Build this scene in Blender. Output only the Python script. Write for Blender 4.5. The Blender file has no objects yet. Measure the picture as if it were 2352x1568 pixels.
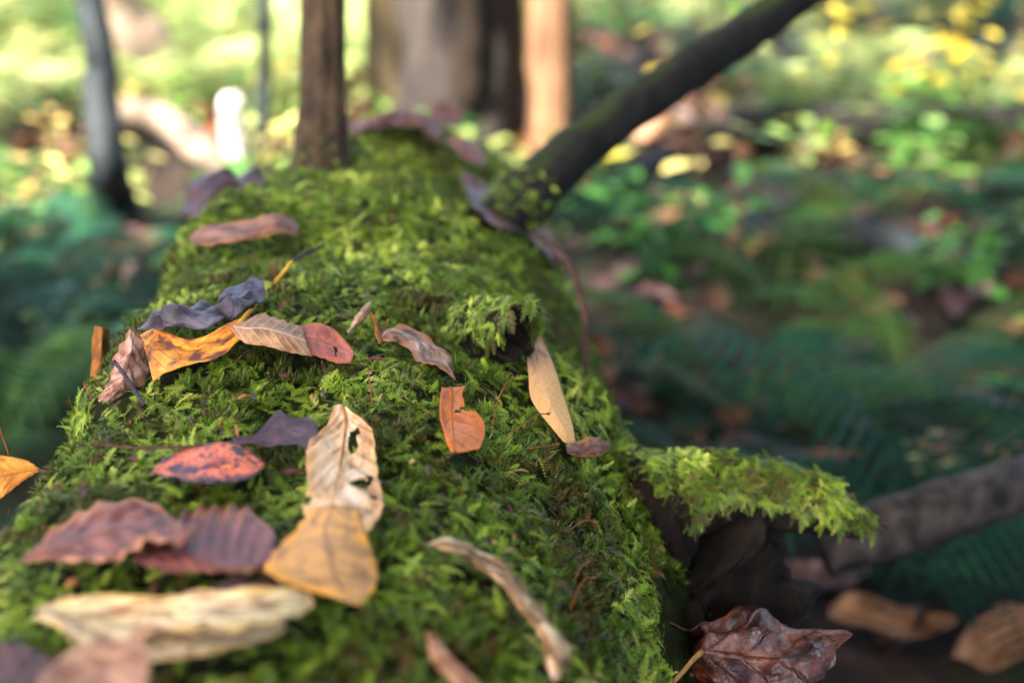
import bpy, bmesh, math, random
import numpy as np
from mathutils import Vector, Matrix, noise
from mathutils.bvhtree import BVHTree

random.seed(7)
rng = np.random.default_rng(7)
SC = bpy.context.scene
COL = SC.collection
R = math.radians

# ------------------------------------------------------------------ camera
PITCH = R(20.0)
CAM = Vector((0.0, 0.0, 0.65))
FPX = 50.0 / 36.0 * 2352.0
FWD = Vector((0, math.cos(PITCH), -math.sin(PITCH)))
UPV = Vector((0, math.sin(PITCH), math.cos(PITCH)))
cd = bpy.data.cameras.new("camera")
cd.lens = 50.0
cd.sensor_width = 36.0
cd.clip_start = 0.01
cd.clip_end = 500.0
cd.dof.use_dof = True
cd.dof.focus_distance = 0.645
cd.dof.aperture_fstop = 4.7
cam = bpy.data.objects.new("camera", cd)
COL.objects.link(cam)
cam.location = CAM
cam.rotation_euler = (math.pi / 2 - PITCH, 0, 0)
SC.camera = cam

# ------------------------------------------------------------------ light
SUN_EL = R(44.0)
SUN_DIR = Vector((-0.65, -0.76, 0.0)).normalized() * math.cos(SUN_EL) + Vector((0, 0, math.sin(SUN_EL)))
W = bpy.data.worlds.new("World")
SC.world = W
W.use_nodes = True
wn = W.node_tree
bg = wn.nodes["Background"]
sky = wn.nodes.new("ShaderNodeTexSky")
sky.sky_type = 'NISHITA'
sky.sun_disc = False
sky.sun_elevation = SUN_EL
sky.sun_rotation = math.atan2(SUN_DIR.x, SUN_DIR.y)
sky.air_density = 0.7
sky.dust_density = 4.0
sky.ozone_density = 0.3
wn.links.new(sky.outputs[0], bg.inputs[0])
bg.inputs[1].default_value = 0.15
sl = bpy.data.lights.new("sun", 'SUN')
sl.energy = 5.0
sl.angle = R(0.53)
sl.color = (1.0, 0.93, 0.82)
sun = bpy.data.objects.new("sun", sl)
COL.objects.link(sun)
sun.rotation_euler = SUN_DIR.to_track_quat('Z', 'Y').to_euler()
sun.location = (-6, -3, 8)

SC.view_settings.view_transform = 'Standard'
SC.view_settings.look = 'None'
SC.view_settings.gamma = 1.0
SC.view_settings.exposure = 3.0
SC.view_settings.use_curve_mapping = False
SC.cycles.use_denoising = True
SC.cycles.max_bounces = 8
SC.cycles.diffuse_bounces = 3
SC.cycles.glossy_bounces = 2
SC.cycles.transmission_bounces = 4
SC.cycles.transparent_max_bounces = 6
SC.cycles.sample_clamp_indirect = 6.0
SC.cycles.caustics_reflective = False
SC.cycles.caustics_refractive = False


# ------------------------------------------------------------------ helpers
def S(r, g, b):
    f = lambda c: (c / 255 / 12.92) if c / 255 <= 0.04045 else ((c / 255 + 0.055) / 1.055) ** 2.4
    return (f(r), f(g), f(b), 1.0)


def ray(u, v):
    return (FWD + Vector((1, 0, 0)) * ((u - 1176) / FPX) + UPV * ((784 - v) / FPX))


def P(u, v, d):
    return CAM + ray(u, v) * d


def nz(p, s=1.0, o=0.0):
    return noise.noise(Vector((p[0] * s + o, p[1] * s + o * 1.7, p[2] * s - o)))


def fbm(p, s, oct=3, o=0.0):
    a, t, f = 1.0, 0.0, s
    for _ in range(oct):
        t += a * nz(p, f, o)
        a *= 0.5
        f *= 2.1
    return t


def tag(o, label=None, cat=None, group=None, kind=None):
    if label: o["label"] = label
    if cat: o["category"] = cat
    if group: o["group"] = group
    if kind: o["kind"] = kind
    return o


def link_mesh(name, verts, faces, mats, parent=None, smooth=True, uvs=None, midx=None):
    me = bpy.data.meshes.new(name)
    me.from_pydata([tuple(v) for v in verts], [], faces)
    for m in (mats if isinstance(mats, (list, tuple)) else [mats]):
        me.materials.append(m)
    if uvs is not None:
        lay = me.uv_layers.new(name="UVMap")
        li = np.zeros(len(me.loops), dtype=np.int32)
        me.loops.foreach_get("vertex_index", li)
        uv = np.asarray(uvs, dtype=np.float32)[li]
        lay.data.foreach_set("uv", uv.ravel())
    if midx is not None:
        me.polygons.foreach_set("material_index", np.asarray(midx, dtype=np.int32))
    if smooth:
        me.polygons.foreach_set("use_smooth", [True] * len(me.polygons))
    me.update()
    o = bpy.data.objects.new(name, me)
    COL.objects.link(o)
    if parent: o.parent = parent
    return o


def empty(name, loc=(0, 0, 0)):
    o = bpy.data.objects.new(name, None)
    o.empty_display_size = 0.05
    o.location = loc
    COL.objects.link(o)
    return o


def crom(pts, t):
    """Catmull-Rom through list of Vectors, t in 0..1"""
    n = len(pts) - 1
    x = min(max(t, 0.0), 1.0) * n
    i = min(int(x), n - 1)
    f = x - i
    p1, p2 = pts[i], pts[i + 1]
    p0 = pts[i - 1] if i > 0 else p1 * 2 - p2
    p3 = pts[i + 2] if i + 2 <= n else p2 * 2 - p1
    return 0.5 * ((2 * p1) + (p2 - p0) * f + (2 * p0 - 5 * p1 + 4 * p2 - p3) * f * f + (3 * p1 - p0 - 3 * p2 + p3) * f ** 3)


def tube(path, radii, seg=14, rings=24, rough=0.0, rs=30.0, ridges=0, ridge_amp=0.0, o=0.0, cap=True, flat=1.0):
    """verts/faces/uv of a tube through path (list of Vectors)"""
    vs, fs, uv = [], [], []
    rad = [Vector((r, 0, 0)) for r in radii]
    prevx = None
    for i in range(rings + 1):
        t = i / rings
        c = crom(path, t)
        d = (crom(path, min(1, t + 0.01)) - crom(path, max(0, t - 0.01))).normalized()
        if prevx is None:
            prevx = d.orthogonal().normalized()
        x = (prevx - d * prevx.dot(d)).normalized()
        prevx = x
        y = d.cross(x)
        r = max(crom(rad, t).x, 1e-5)
        for k in range(seg):
            a = 2 * math.pi * k / seg
            n = x * math.cos(a) + y * math.sin(a) * flat
            rr = r
            if rough:
                rr *= 1 + rough * fbm(c + n * r, rs, 3, o)
            if ridges:
                q = a * ridges + 2.5 * nz((a * 1.5, t * 4, o), 1.0, o)
                rr *= 1 + ridge_amp * (abs(math.sin(q * 0.5)) - 0.5)
            vs.append(c + n * rr)
            uv.append((k / seg, t))
    for i in range(rings):
        for k in range(seg):
            a, b = i * seg + k, i * seg + (k + 1) % seg
            fs.append((a, b, b + seg, a + seg))
    if cap:
        fs.append(tuple(range(seg - 1, -1, -1)))
        fs.append(tuple(rings * seg + k for k in range(seg)))
    return vs, fs, uv


# ------------------------------------------------------------------ node materials
class NT:
    def __init__(self, name):
        self.m = bpy.data.materials.new(name)
        self.m.use_nodes = True
        self.t = self.m.node_tree
        self.t.nodes.clear()
        self.out = self.t.nodes.new("ShaderNodeOutputMaterial")

    def n(self, kind, **kw):
        nd = self.t.nodes.new("ShaderNode" + kind)
        for k, v in kw.items():
            setattr(nd, k, v)
        return nd

    def L(self, a, b):
        self.t.links.new(a, b)

    def put(self, sock, val):
        if isinstance(val, bpy.types.NodeSocket):
            self.L(val, sock)
        else:
            sock.default_value = val

    def math(self, op, a, b=None, c=None):
        nd = self.n("Math", operation=op)
        self.put(nd.inputs[0], a)
        if b is not None: self.put(nd.inputs[1], b)
        if c is not None: self.put(nd.inputs[2], c)
        return nd.outputs[0]

    def step(self, x, lo, hi):
        nd = self.n("MapRange", interpolation_type='SMOOTHSTEP')
        self.put(nd.inputs[0], x)
        nd.inputs[1].default_value = lo
        nd.inputs[2].default_value = hi
        return nd.outputs[0]

    def mix(self, f, a, b, mode='MIX'):
        nd = self.n("Mix", data_type='RGBA', blend_type=mode)
        self.put(nd.inputs[0], f)
        self.put(nd.inputs[6], a)
        self.put(nd.inputs[7], b)
        return nd.outputs[2]

    def ramp(self, x, stops, interp='LINEAR'):
        nd = self.n("ValToRGB")
        cr = nd.color_ramp
        cr.interpolation = interp
        while len(cr.elements) < len(stops):
            cr.elements.new(0.5)
        for e, (p, c) in zip(cr.elements, stops):
            e.position = p
            e.color = c
        self.put(nd.inputs[0], x)
        return nd.outputs[0]

    def noise(self, vec, scale, detail=4.0, rough=0.55, dist=0.0):
        nd = self.n("TexNoise")
        if vec is not None: self.L(vec, nd.inputs["Vector"])
        nd.inputs["Scale"].default_value = scale
        nd.inputs["Detail"].default_value = detail
        nd.inputs["Roughness"].default_value = rough
        nd.inputs["Distortion"].default_value = dist
        return nd.outputs[0]

    def mapping(self, vec, scale=(1, 1, 1), loc=(0, 0, 0)):
        nd = self.n("Mapping")
        self.L(vec, nd.inputs[0])
        nd.inputs["Scale"].default_value = scale
        nd.inputs["Location"].default_value = loc
        return nd.outputs[0]

    def bsdf(self, col, rough=0.6, spec=0.4, bump=None, bstr=0.5, bdist=0.001, trans=0.0, tcol=None):
        b = self.n("BsdfPrincipled")
        self.put(b.inputs["Base Color"], col)
        self.put(b.inputs["Roughness"], rough)
        self.put(b.inputs["Specular IOR Level"], spec)
        if bump is not None:
            bn = self.n("Bump")
            bn.inputs["Strength"].default_value = bstr
            bn.inputs["Distance"].default_value = bdist
            self.L(bump, bn.inputs["Height"])
            self.L(bn.outputs[0], b.inputs["Normal"])
        res = b.outputs[0]
        if trans > 0:
            tr = self.n("BsdfTranslucent")
            self.put(tr.inputs[0], tcol if tcol is not None else col)
            mx = self.n("MixShader")
            mx.inputs[0].default_value = trans
            self.L(res, mx.inputs[1])
            self.L(tr.outputs[0], mx.inputs[2])
            res = mx.outputs[0]
        self.L(res, self.out.inputs[0])
        return self.m


def leaf_mat(name, stops, vein, nv=9, off=0.0, nscale=3.0, spots=None, spot_t=0.66, rough=0.5, spec=0.35,
             veinf=0.72, trans=0.15, edge=None, bumpd=0.0008, along=None, crinkle=40.0, gain=1.45):
    m = NT(name)
    uv = m.n("UVMap").outputs[0]
    sx = m.n("SeparateXYZ")
    m.L(uv, sx.inputs[0])
    s = m.math('ABSOLUTE', m.math('MULTIPLY_ADD', sx.outputs[0], 2.0, -1.0))
    v = sx.outputs[1]
    uvo = m.mapping(uv, (1.0, 1.6, 1.0), (off, off * 1.3, off))
    nzv = m.noise(uvo, nscale, 5.0, 0.6, 0.3)
    nzv = m.math('MULTIPLY_ADD', nzv, 1.9, -0.45)
    if along is not None:
        nzv = m.math('ADD', m.math('MULTIPLY', nzv, 0.45), m.math('MULTIPLY', v, along))
    col = m.ramp(nzv, stops)
    fine = m.noise(uvo, nscale * 9, 4.0, 0.6)
    col = m.mix(m.step(fine, 0.3, 0.85), col, m.mix(0.38, col, (0, 0, 0, 1)))
    wob = m.math('MULTIPLY', m.math('SUBTRACT', m.noise(uvo, 4.0, 2.0), 0.5), 0.5)
    w = m.math('ADD', m.math('SUBTRACT', m.math('MULTIPLY', v, float(nv)), m.math('MULTIPLY', s, 1.5)), wob)
    tri = m.math('MULTIPLY', m.math('ABSOLUTE', m.math('SUBTRACT', m.math('FRACT', w), 0.5)), 2.0)
    vm = m.step(tri, 0.84, 0.99)
    mid = m.step(s, 0.075, 0.02)
    vmask = m.math('MAXIMUM', m.math('MULTIPLY', vm, m.step(s, 1.0, 0.75)), mid)
    col = m.mix(m.math('MULTIPLY', vmask, veinf), col, vein)
    if edge is not None:
        ed = m.step(m.math('ADD', s, m.math('MULTIPLY', m.math('SUBTRACT', nzv, 0.5), 0.8)), 0.62, 1.0)
        col = m.mix(ed, col, edge)
    if spots is not None:
        sp = m.noise(uvo, nscale * 3.3, 3.0, 0.6)
        col = m.mix(m.step(sp, spot_t, spot_t + 0.05), col, spots)
    if gain != 1.0:
        mg = m.n("Mix", data_type='RGBA', blend_type='MULTIPLY', clamp_result=True)
        mg.inputs[0].default_value = 1.0
        m.L(col, mg.inputs[6])
        mg.inputs[7].default_value = (gain, gain, gain * .97, 1)
        col = mg.outputs[2]
    h = m.math('ADD', m.math('MULTIPLY', vmask, 0.7), m.noise(uvo, crinkle, 4.0, 0.65))
    return m.bsdf(col, rough, spec, h, 0.6, bumpd, trans)


def bark_mat(name, dark, light, moss=None, scale=30.0, stretch=0.12, rough=0.85, up=0.35, bd=0.004, mossn=0.0):
    m = NT(name)
    tc = m.n("TexCoord").outputs["Object"]
    mp = m.mapping(tc, (1, 1, stretch))
    a = m.noise(mp, scale, 6.0, 0.65, 0.4)
    b = m.noise(tc, scale * 0.25, 3.0, 0.5)
    col = m.ramp(m.math('ADD', m.math('MULTIPLY', a, 0.75), m.math('MULTIPLY', b, 0.25)), [(0.36, dark), (0.62, light)])
    if moss is not None:
        g = m.n("NewGeometry")
        sx = m.n("SeparateXYZ")
        m.L(g.outputs["Normal"], sx.inputs[0])
        k = m.step(m.math('ADD', sx.outputs[2], m.math('MULTIPLY', m.math('SUBTRACT', b, 0.5), 1.6)), up, up + 0.4)
        mc = m.mix(m.noise(tc, scale * 6, 3.0), moss, m.mix(0.5, moss, (0, 0, 0, 1)))
        col = m.mix(k, col, mc)
    return m.bsdf(col, rough, 0.25, a, 0.9, bd)


def foliage_mat(name, stops, rough=0.45, trans=0.3, spec=0.4, inst=True):
    m = NT(name)
    if inst:
        at = m.n("Attribute", attribute_name="tint", attribute_type='INSTANCER')
    else:
        at = m.n("Attribute", attribute_name="tint", attribute_type='GEOMETRY')
    col = m.ramp(at.outputs["Fac"], stops)
    return m.bsdf(col, rough, spec, trans=trans)


# ------------------------------------------------------------------ ground
def ground_z(x, y):
    r = math.hypot(x, y - 1)
    z = 0.05 * nz((x, y, 0), 0.55, 3.1) + 0.02 * nz((x, y, 0), 2.3, 9.0)
    if r > 6:
        z += 0.10 * (r - 6)
    return z - 0.01


def gpos(u, v):
    """point of the ground seen at display pixel u,v"""
    d = 0.3
    r = ray(u, v)
    while d < 30:
        p = CAM + r * d
        if p.z <= ground_z(p.x, p.y):
            return p
        d += 0.02
    return CAM + r * 30


def axis_coords():
    a = [0.0]
    st = 0.05
    while a[-1] < 45:
        a.append(a[-1] + st)
        st *= 1.07
    return [-q for q in a[:0:-1]] + a


def build_ground():
    ax = axis_coords()
    vs, fs = [], []
    n = len(ax)
    for j in range(n):
        for i in range(n):
            x, y = ax[i], ax[j] + 1.5
            vs.append((x, y, ground_z(x, y) + 0.012 * nz((x, y, 1), 9.0, 2)))
    for j in range(n - 1):
        for i in range(n - 1):
            k = j * n + i
            fs.append((k, k + 1, k + n + 1, k + n))
    m = NT("forest_soil")
    tc = m.n("TexCoord").outputs["Object"]
    a = m.noise(tc, 14.0, 6.0, 0.65)
    b = m.noise(tc, 2.2, 3.0, 0.5)
    c = m.ramp(a, [(0.3, S(16, 13, 11)), (0.55, S(42, 32, 25)), (0.75, S(72, 54, 40))])
    c = m.mix(m.step(b, 0.5, 0.62), c, S(44, 62, 28))
    m.bsdf(c, 0.9, 0.2, a, 0.8, 0.02)
    o = link_mesh("ground", vs, fs, m.m)
    tag(o, "dark forest floor of soil and old leaves under the fallen log", None, None, "structure")
    del o["label"]
    return o


build_ground()

# ------------------------------------------------------------------ scatter through geometry nodes (moss, ground cover, litter)
LIB = {}


def proto_collection(name, objs):
    c = bpy.data.collections.new(name)
    for o in objs:
        for cc in list(o.users_collection):
            cc.objects.unlink(o)
        c.objects.link(o)
    return c


def mats_to_euler(M):
    """M (n,3,3) columns are local axes -> XYZ euler"""
    sy = np.sqrt(M[:, 0, 0] ** 2 + M[:, 1, 0] ** 2)
    x = np.arctan2(M[:, 2, 1], M[:, 2, 2])
    y = np.arctan2(-M[:, 2, 0], sy)
    z = np.arctan2(M[:, 1, 0], M[:, 0, 0])
    return np.stack([x, y, z], 1)


def gn_scatter(name, pos, M, scl, idx, tint, coll, parent=None):
    me = bpy.data.meshes.new(name)
    n = len(pos)
    me.vertices.add(n)
    me.vertices.foreach_set("co", np.asarray(pos, dtype=np.float32).ravel())
    a = me.attributes.new("rot", 'FLOAT_VECTOR', 'POINT')
    a.data.foreach_set("vector", mats_to_euler(M).astype(np.float32).ravel())
    a = me.attributes.new("scl", 'FLOAT', 'POINT')
    a.data.foreach_set("value", np.asarray(scl, dtype=np.float32))
    a = me.attributes.new("idx", 'INT', 'POINT')
    a.data.foreach_set("value", np.asarray(idx, dtype=np.int32))
    a = me.attributes.new("tint", 'FLOAT', 'POINT')
    a.data.foreach_set("value", np.asarray(tint, dtype=np.float32))
    me.update()
    o = bpy.data.objects.new(name, me)
    COL.objects.link(o)
    if parent: o.parent = parent
    g = bpy.data.node_groups.new(name + "_nodes", 'GeometryNodeTree')
    g.interface.new_socket("Geometry", in_out='INPUT', socket_type='NodeSocketGeometry')
    g.interface.new_socket("Geometry", in_out='OUTPUT', socket_type='NodeSocketGeometry')
    gi, go = g.nodes.new("NodeGroupInput"), g.nodes.new("NodeGroupOutput")
    ip = g.nodes.new("GeometryNodeInstanceOnPoints")
    ci = g.nodes.new("GeometryNodeCollectionInfo")
    ci.inputs["Collection"].default_value = coll
    ci.inputs["Separate Children"].default_value = True
    ci.inputs["Reset Children"].default_value = True

    def named(nm, ty):
        q = g.nodes.new("GeometryNodeInputNamedAttribute")
        q.data_type = ty
        q.inputs["Name"].default_value = nm
        return q.outputs[0]
    g.links.new(gi.outputs[0], ip.inputs["Points"])
    g.links.new(ci.outputs[0], ip.inputs["Instance"])
    ip.inputs["Pick Instance"].default_value = True
    g.links.new(named("idx", 'INT'), ip.inputs["Instance Index"])
    g.links.new(named("rot", 'FLOAT_VECTOR'), ip.inputs["Rotation"])
    g.links.new(named("scl", 'FLOAT'), ip.inputs["Scale"])
    g.links.new(ip.outputs[0], go.inputs[0])
    md = o.modifiers.new("scatter", 'NODES')
    md.node_group = g
    return o


def frames(dirv, nrm):
    """(n,3,3) rotation matrices: x along dirv, z as near nrm as it gets"""
    x = dirv / np.linalg.norm(dirv, axis=1, keepdims=True)
    z = nrm - x * np.sum(nrm * x, 1, keepdims=True)
    z /= np.linalg.norm(z, axis=1, keepdims=True) + 1e-9
    y = np.cross(z, x)
    return np.stack([x, y, z], 2)


# ------------------------------------------------------------------ the fallen log
LX = -0.095


def log_profile(y):
    """centre x, top z, left half width, right half width, bottom z"""
    top = 0.41 + 0.006 * math.sin(y * 9 + 1.0)
    top -= 0.012 * math.exp(-((y - 0.80) / 0.07) ** 2)
    top += 0.010 * math.exp(-((y - 0.93) / 0.08) ** 2)
    fall = max(0.0, y - 1.14)
    top -= 0.9 * fall * fall
    wl, wr = 0.130, 0.170
    wl += 0.02 * max(0, 0.55 - y)
    wr += 0.035 * math.exp(-((y - 0.70) / 0.09) ** 2)
    k = 1.0 - 0.25 * max(0, y - 1.0)
    wl *= max(0.6, 1.0 - 1.5 * max(0, y - 0.88))
    return LX + 0.012 * math.sin(y * 4.0), top, wl * k, wr * k, -0.06


def log_point(y, a, lump=True):
    cx, top, wl, wr, bot = log_profile(y)
    zc, b = 0.5 * (top + bot), 0.5 * (top - bot)
    c, s = math.cos(a), math.sin(a)
    e = 5.0 if c < 0 else 2.05
    w = wl if c < 0 else wr
    r = 1.0 / ((abs(c)) ** e + (abs(s)) ** e) ** (1 / e)
    p = Vector((cx + w * c * r, y, zc + b * s * r))
    if lump:
        n = Vector((c / w, 0, s / b)).normalized()
        k = 0.011 * nz(p, 11.0, 1.0) + 0.006 * nz(p, 27.0, 5.0) + 0.0025 * nz(p, 70.0, 8.0)
        p = p + n * k
    return p


def build_log():
    ys = np.concatenate([np.linspace(-0.5, 0.25, 20), np.linspace(0.26, 1.05, 170), np.linspace(1.06, 1.75, 60)])
    A = 150
    vs, fs, uv = [], [], []
    for y in ys:
        for k in range(A):
            vs.append(log_point(float(y), 2 * math.pi * k / A))
            uv.append((k / A, y))
    n = len(ys)
    for i in range(n - 1):
        for k in range(A):
            a, b = i * A + k, i * A + (k + 1) % A
            fs.append((a, a + A, b + A, b))
    fs.append(tuple(range(A)))
    fs.append(tuple((n - 1) * A + k for k in range(A - 1, -1, -1)))
    return vs, fs, uv


m = NT("mossy_bark")
tc = m.n("TexCoord").outputs["Object"]
a1 = m.noise(tc, 90.0, 6.0, 0.7)
b1 = m.noise(tc, 14.0, 3.0, 0.5)
cc = m.ramp(a1, [(0.3, S(14, 15, 8)), (0.55, S(40, 46, 18)), (0.75, S(70, 84, 30))])
cc = m.mix(m.step(b1, 0.58, 0.7), cc, S(46, 36, 24))
MOSSBARK = m.bsdf(cc, 0.95, 0.1, a1, 1.0, 0.003)

lv, lf, luv = build_log()
LOG = empty("fallen_log", (LX, 0.7, 0.0))
tag(LOG, "thick fallen log under bright green moss with leaves lying on top", "log")
LOG_INV = Matrix.Translation(-Vector((LX, 0.7, 0.0)))


def rel(vs, o):
    off = o.location
    return [Vector(v) - off for v in vs]


logbody = link_mesh("trunk", rel(lv, LOG), lf, MOSSBARK, LOG)
# smooth surface lifted by the thickness of the moss: leaves are laid on it
nrm = [Vector((0, 0, 0)) for _ in lv]
for f in lf[:-2]:
    q = (lv[f[1]] - lv[f[0]]).cross(lv[f[3]] - lv[f[0]])
    for i in f:
        nrm[i] = nrm[i] + q
nrm = [q.normalized() for q in nrm]
if nrm[len(nrm) // 2 + 37].z < 0:
    nrm = [-q for q in nrm]
SURF = BVHTree.FromPolygons([v + q * 0.0075 for v, q in zip(lv, nrm)], lf)
BARE = BVHTree.FromPolygons(lv, lf)


def on_log(u, v, lift, fallback):
    r = ray(u, v)
    rn = r.normalized()
    hit = SURF.ray_cast(CAM, rn)
    if hit[0] is None:
        return P(u, v, fallback)
    d = (hit[0] - CAM).dot(FWD)
    return P(u, v, d - lift)


WOOD = bark_mat("weathered_wood", S(20, 14, 10), S(82, 64, 45), None, 90.0, 0.06, 0.8, bd=0.002)
DARKBRANCH = bark_mat("dark_branch_bark", S(9, 8, 7), S(28, 26, 24), S(42, 54, 18), 60.0, 0.3, 0.8, up=0.72)
ROT = bark_mat("rotten_wood", S(8, 6, 5), S(40, 29, 20), None, 90.0, 0.25, 0.95, bd=.008)

# the upright broken branch growing out of the log
base = P(735, 400, 1.08)
sn = [P(725, 470, 1.075), base, P(738, 330, 1.085), P(741, 200, 1.095), P(744, 80, 1.105), P(748, -120, 1.115), P(752, -330, 1.13)]
vs, fs, uv = tube(sn, [0.026, 0.0235, 0.0190, 0.0167, 0.0165, 0.016, 0.012], 44, 80, 0.10, 22, 9, 0.17, 2.0)
SNAG = link_mesh("upright_branch", rel(vs, LOG), fs, WOOD, LOG)
# the dark branch slanting up to the right
br = [P(1150, 520, 1.05), P(1215, 445, 1.06), P(1290, 375, 1.075), P(1400, 285, 1.10), P(1530, 195, 1.13), P(1660, 110, 1.17), P(1760, 45, 1.20), P(1850, -20, 1.23), P(2000, -120, 1.28)]
vs, fs, uv = tube(br, [0.022, 0.0216, 0.0186, 0.0174, 0.0172, 0.0170, 0.0166, 0.0164, 0.014], 24, 90, 0.13, 40, 5, 0.08, 4.0)
SLANT = link_mesh("slanting_branch", rel(vs, LOG), fs, DARKBRANCH, LOG)
# mossy broken stub on the right shoulder, hollow dark end facing the camera
st = [P(1060, 800, 0.745), P(1100, 775, 0.735), P(1150, 762, 0.722), P(1190, 765, 0.706)]
vs, fs, uv = tube(st, [0.010, 0.0145, 0.0145, 0.0125], 30, 26, 0.30, 90, 7, 0.15, 6.0, cap=False)
rim = list(range(len(vs) - 30, len(vs)))
axis_in = (st[2] - st[3]).normalized()
c0 = sum((vs[i] for i in rim), Vector()) / 30
for i in rim:
    q = vs[i] - c0
    vs[i] = vs[i] - axis_in * (0.010 * nz(q, 160.0, 3.0) + (0.006 if q.z > 0 else -0.006)) + q * (0.25 * nz(q, 120.0, 7.0))
for ring, (sc_, dp) in enumerate([(0.72, 0.002), (0.55, 0.009), (0.25, 0.012)]):
    b0 = len(vs)
    for i in rim:
        vs.append(c0 + (vs[i] - c0) * sc_ + axis_in * dp)
    p0 = rim[0] if ring == 0 else b0 - 30
    for k in range(30):
        fs.append((p0 + k, p0 + (k + 1) % 30, b0 + (k + 1) % 30, b0 + k))
fs.append(tuple(range(len(vs) - 30, len(vs))))
STUB = link_mesh("branch_stub", rel(vs, LOG), fs, ROT, LOG)
stub_v, stub_f = vs, fs
# low limb sticking out to the right, thick with moss, broken to a point
lb = [P(1480, 1190, 0.73), P(1560, 1150, 0.745), P(1640, 1135, 0.75), P(1720, 1140, 0.75), P(1800, 1150, 0.75), P(1890, 1178, 0.75), P(1960, 1205, 0.75), P(2005, 1222, 0.75)]
vs, fs, uv = tube(lb, [0.030, 0.021, 0.0175, 0.0175, 0.017, 0.0125, 0.007, 0.0015], 28, 60, 0.25, 60, 5, 0.12, 8.0)
LIMB = link_mesh("broken_limb", rel(vs, LOG), fs, ROT, LOG)
limb_v, limb_f = vs, fs
# dark root flare under it
rt = [P(1560, 1260, 0.76), P(1640, 1330, 0.77), P(1700, 1450, 0.775), P(1730, 1620, 0.78), P(1740, 2000, 0.80)]
vs, fs, uv = tube(rt, [0.05, 0.040, 0.034, 0.038, 0.05], 36, 60, 0.42, 55, 7, 0.25, 12.0)
ROOT = link_mesh("root_flare", rel(vs, LOG), fs, ROT, LOG)
rt2 = [P(1420, 1500, 0.735), P(1560, 1610, 0.74), P(1720, 1650, 0.74), P(1900, 1700, 0.74), P(2000, 1900, 0.76)]
vs, fs, uv = tube(rt2, [0.03, 0.026, 0.024, 0.022, 0.025], 26, 40, 0.2, 40, 7, 0.15, 15.0)
ROOT2 = link_mesh("root_flare", rel(vs, LOG), fs, ROT, LOG)

# ------------------------------------------------------------------ leaves: lofted sheets with thickness
LEAF_TRI = []          # triangles of every leaf on the log, to keep moss from growing through


def stalk_part(leaf, pts, radii, mt, name="stalk"):
    vs, fs, uv = tube(pts, radii, 8, 24, 0.15, 300, cap=True)
    return link_mesh(name, rel(vs, leaf), fs, mt, leaf)


def sheet(rows, nu=36, nv=22, teeth=0.0, nteeth=12, pleat=0.0, npleat=9, crumple=0.0, cs=120.0, holes=(), seed=0.0, ragged=0.02):
    grid = []
    m_ = len(rows[0])
    cu = [[r[j] for r in rows] for j in range(m_)]
    pts, uvs = [], []
    for i in range(nu + 1):
        t = i / nu
        cs_ = [crom(c, t) for c in cu]
        for j in range(nv + 1):
            s = j / nv * 2 - 1
            e = 1.0
            if teeth:
                fr = (t * nteeth) % 1.0
                e -= teeth * (1 - fr)
            if ragged:
                e -= ragged * (0.5 + 0.5 * nz((t * 9, s * 0.5 + (3 if s > 0 else 0), seed), 1.0, seed))
            se = s * (1 - (1 - e) * abs(s) ** 3)
            pts.append(crom(cs_, (se + 1) / 2))
            uvs.append(((s + 1) / 2, t))
    W_ = nv + 1
    # normals
    nr = []
    for i in range(nu + 1):
        for j in range(W_):
            a = pts[min(i + 1, nu) * W_ + j] - pts[max(i - 1, 0) * W_ + j]
            b = pts[i * W_ + min(j + 1, nv)] - pts[i * W_ + max(j - 1, 0)]
            n = a.cross(b)
            nr.append(n.normalized() if n.length > 1e-12 else Vector((0, 0, 1)))
    mean = sum(nr, Vector())
    c = sum(pts, Vector()) / len(pts)
    flip = mean.dot(CAM - c) < 0
    out = []
    for k, p in enumerate(pts):
        s, t = uvs[k][0] * 2 - 1, uvs[k][1]
        n = -nr[k] if flip else nr[k]
        env = min(1.0, 6 * t, 6 * (1 - t) + 0.15)
        q = 0.0
        if pleat:
            ph = t * npleat - abs(s) * 1.5
            q += pleat * (abs((ph % 1.0) - 0.5) * 2 - 0.5) * min(1, abs(s) * 3)
        if crumple:
            q += crumple * (0.6 * fbm(p, cs, 3, seed) + 0.7 * (0.35 - abs(fbm(p, cs * 0.8, 2, seed + 4))))
        out.append(p + n * q * env)
    fs = []
    for i in range(nu):
        for j in range(nv):
            a = i * W_ + j
            s, t = (j + 0.5) / nv * 2 - 1, (i + 0.5) / nu
            hole = False
            for (hs, ht, rs, rtt) in holes:
                g = ((s - hs) / rs) ** 2 + ((t - ht) / rtt) ** 2
                if g + 0.9 * nz((s * 7, t * 13, seed), 1.0) < 1:
                    hole = True
            if hole:
                continue
            fs.append((a, a + 1, a + W_ + 1, a + W_) if flip else (a, a + W_, a + W_ + 1, a + 1))
    return out, fs, uvs, flip


def blade(name, rows, top, under, parent=None, thick=0.00035, **kw):
    vs, fs, uv, flip = sheet(rows, **kw)
    for f in fs:
        LEAF_TRI.append((vs[f[0]], vs[f[1]], vs[f[2]]))
        LEAF_TRI.append((vs[f[0]], vs[f[2]], vs[f[3]]))
    c = sum(vs, Vector()) / len(vs)
    o = link_mesh(name, [v - (parent.location if parent else c) for v in vs], fs, [top, under], parent, uvs=uv)
    if not parent:
        o.location = c
    md = o.modifiers.new("thickness", 'SOLIDIFY')
    md.thickness = thick
    md.offset = -1
    md.material_offset = 1
    md.material_offset_rim = 0
    return o


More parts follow.
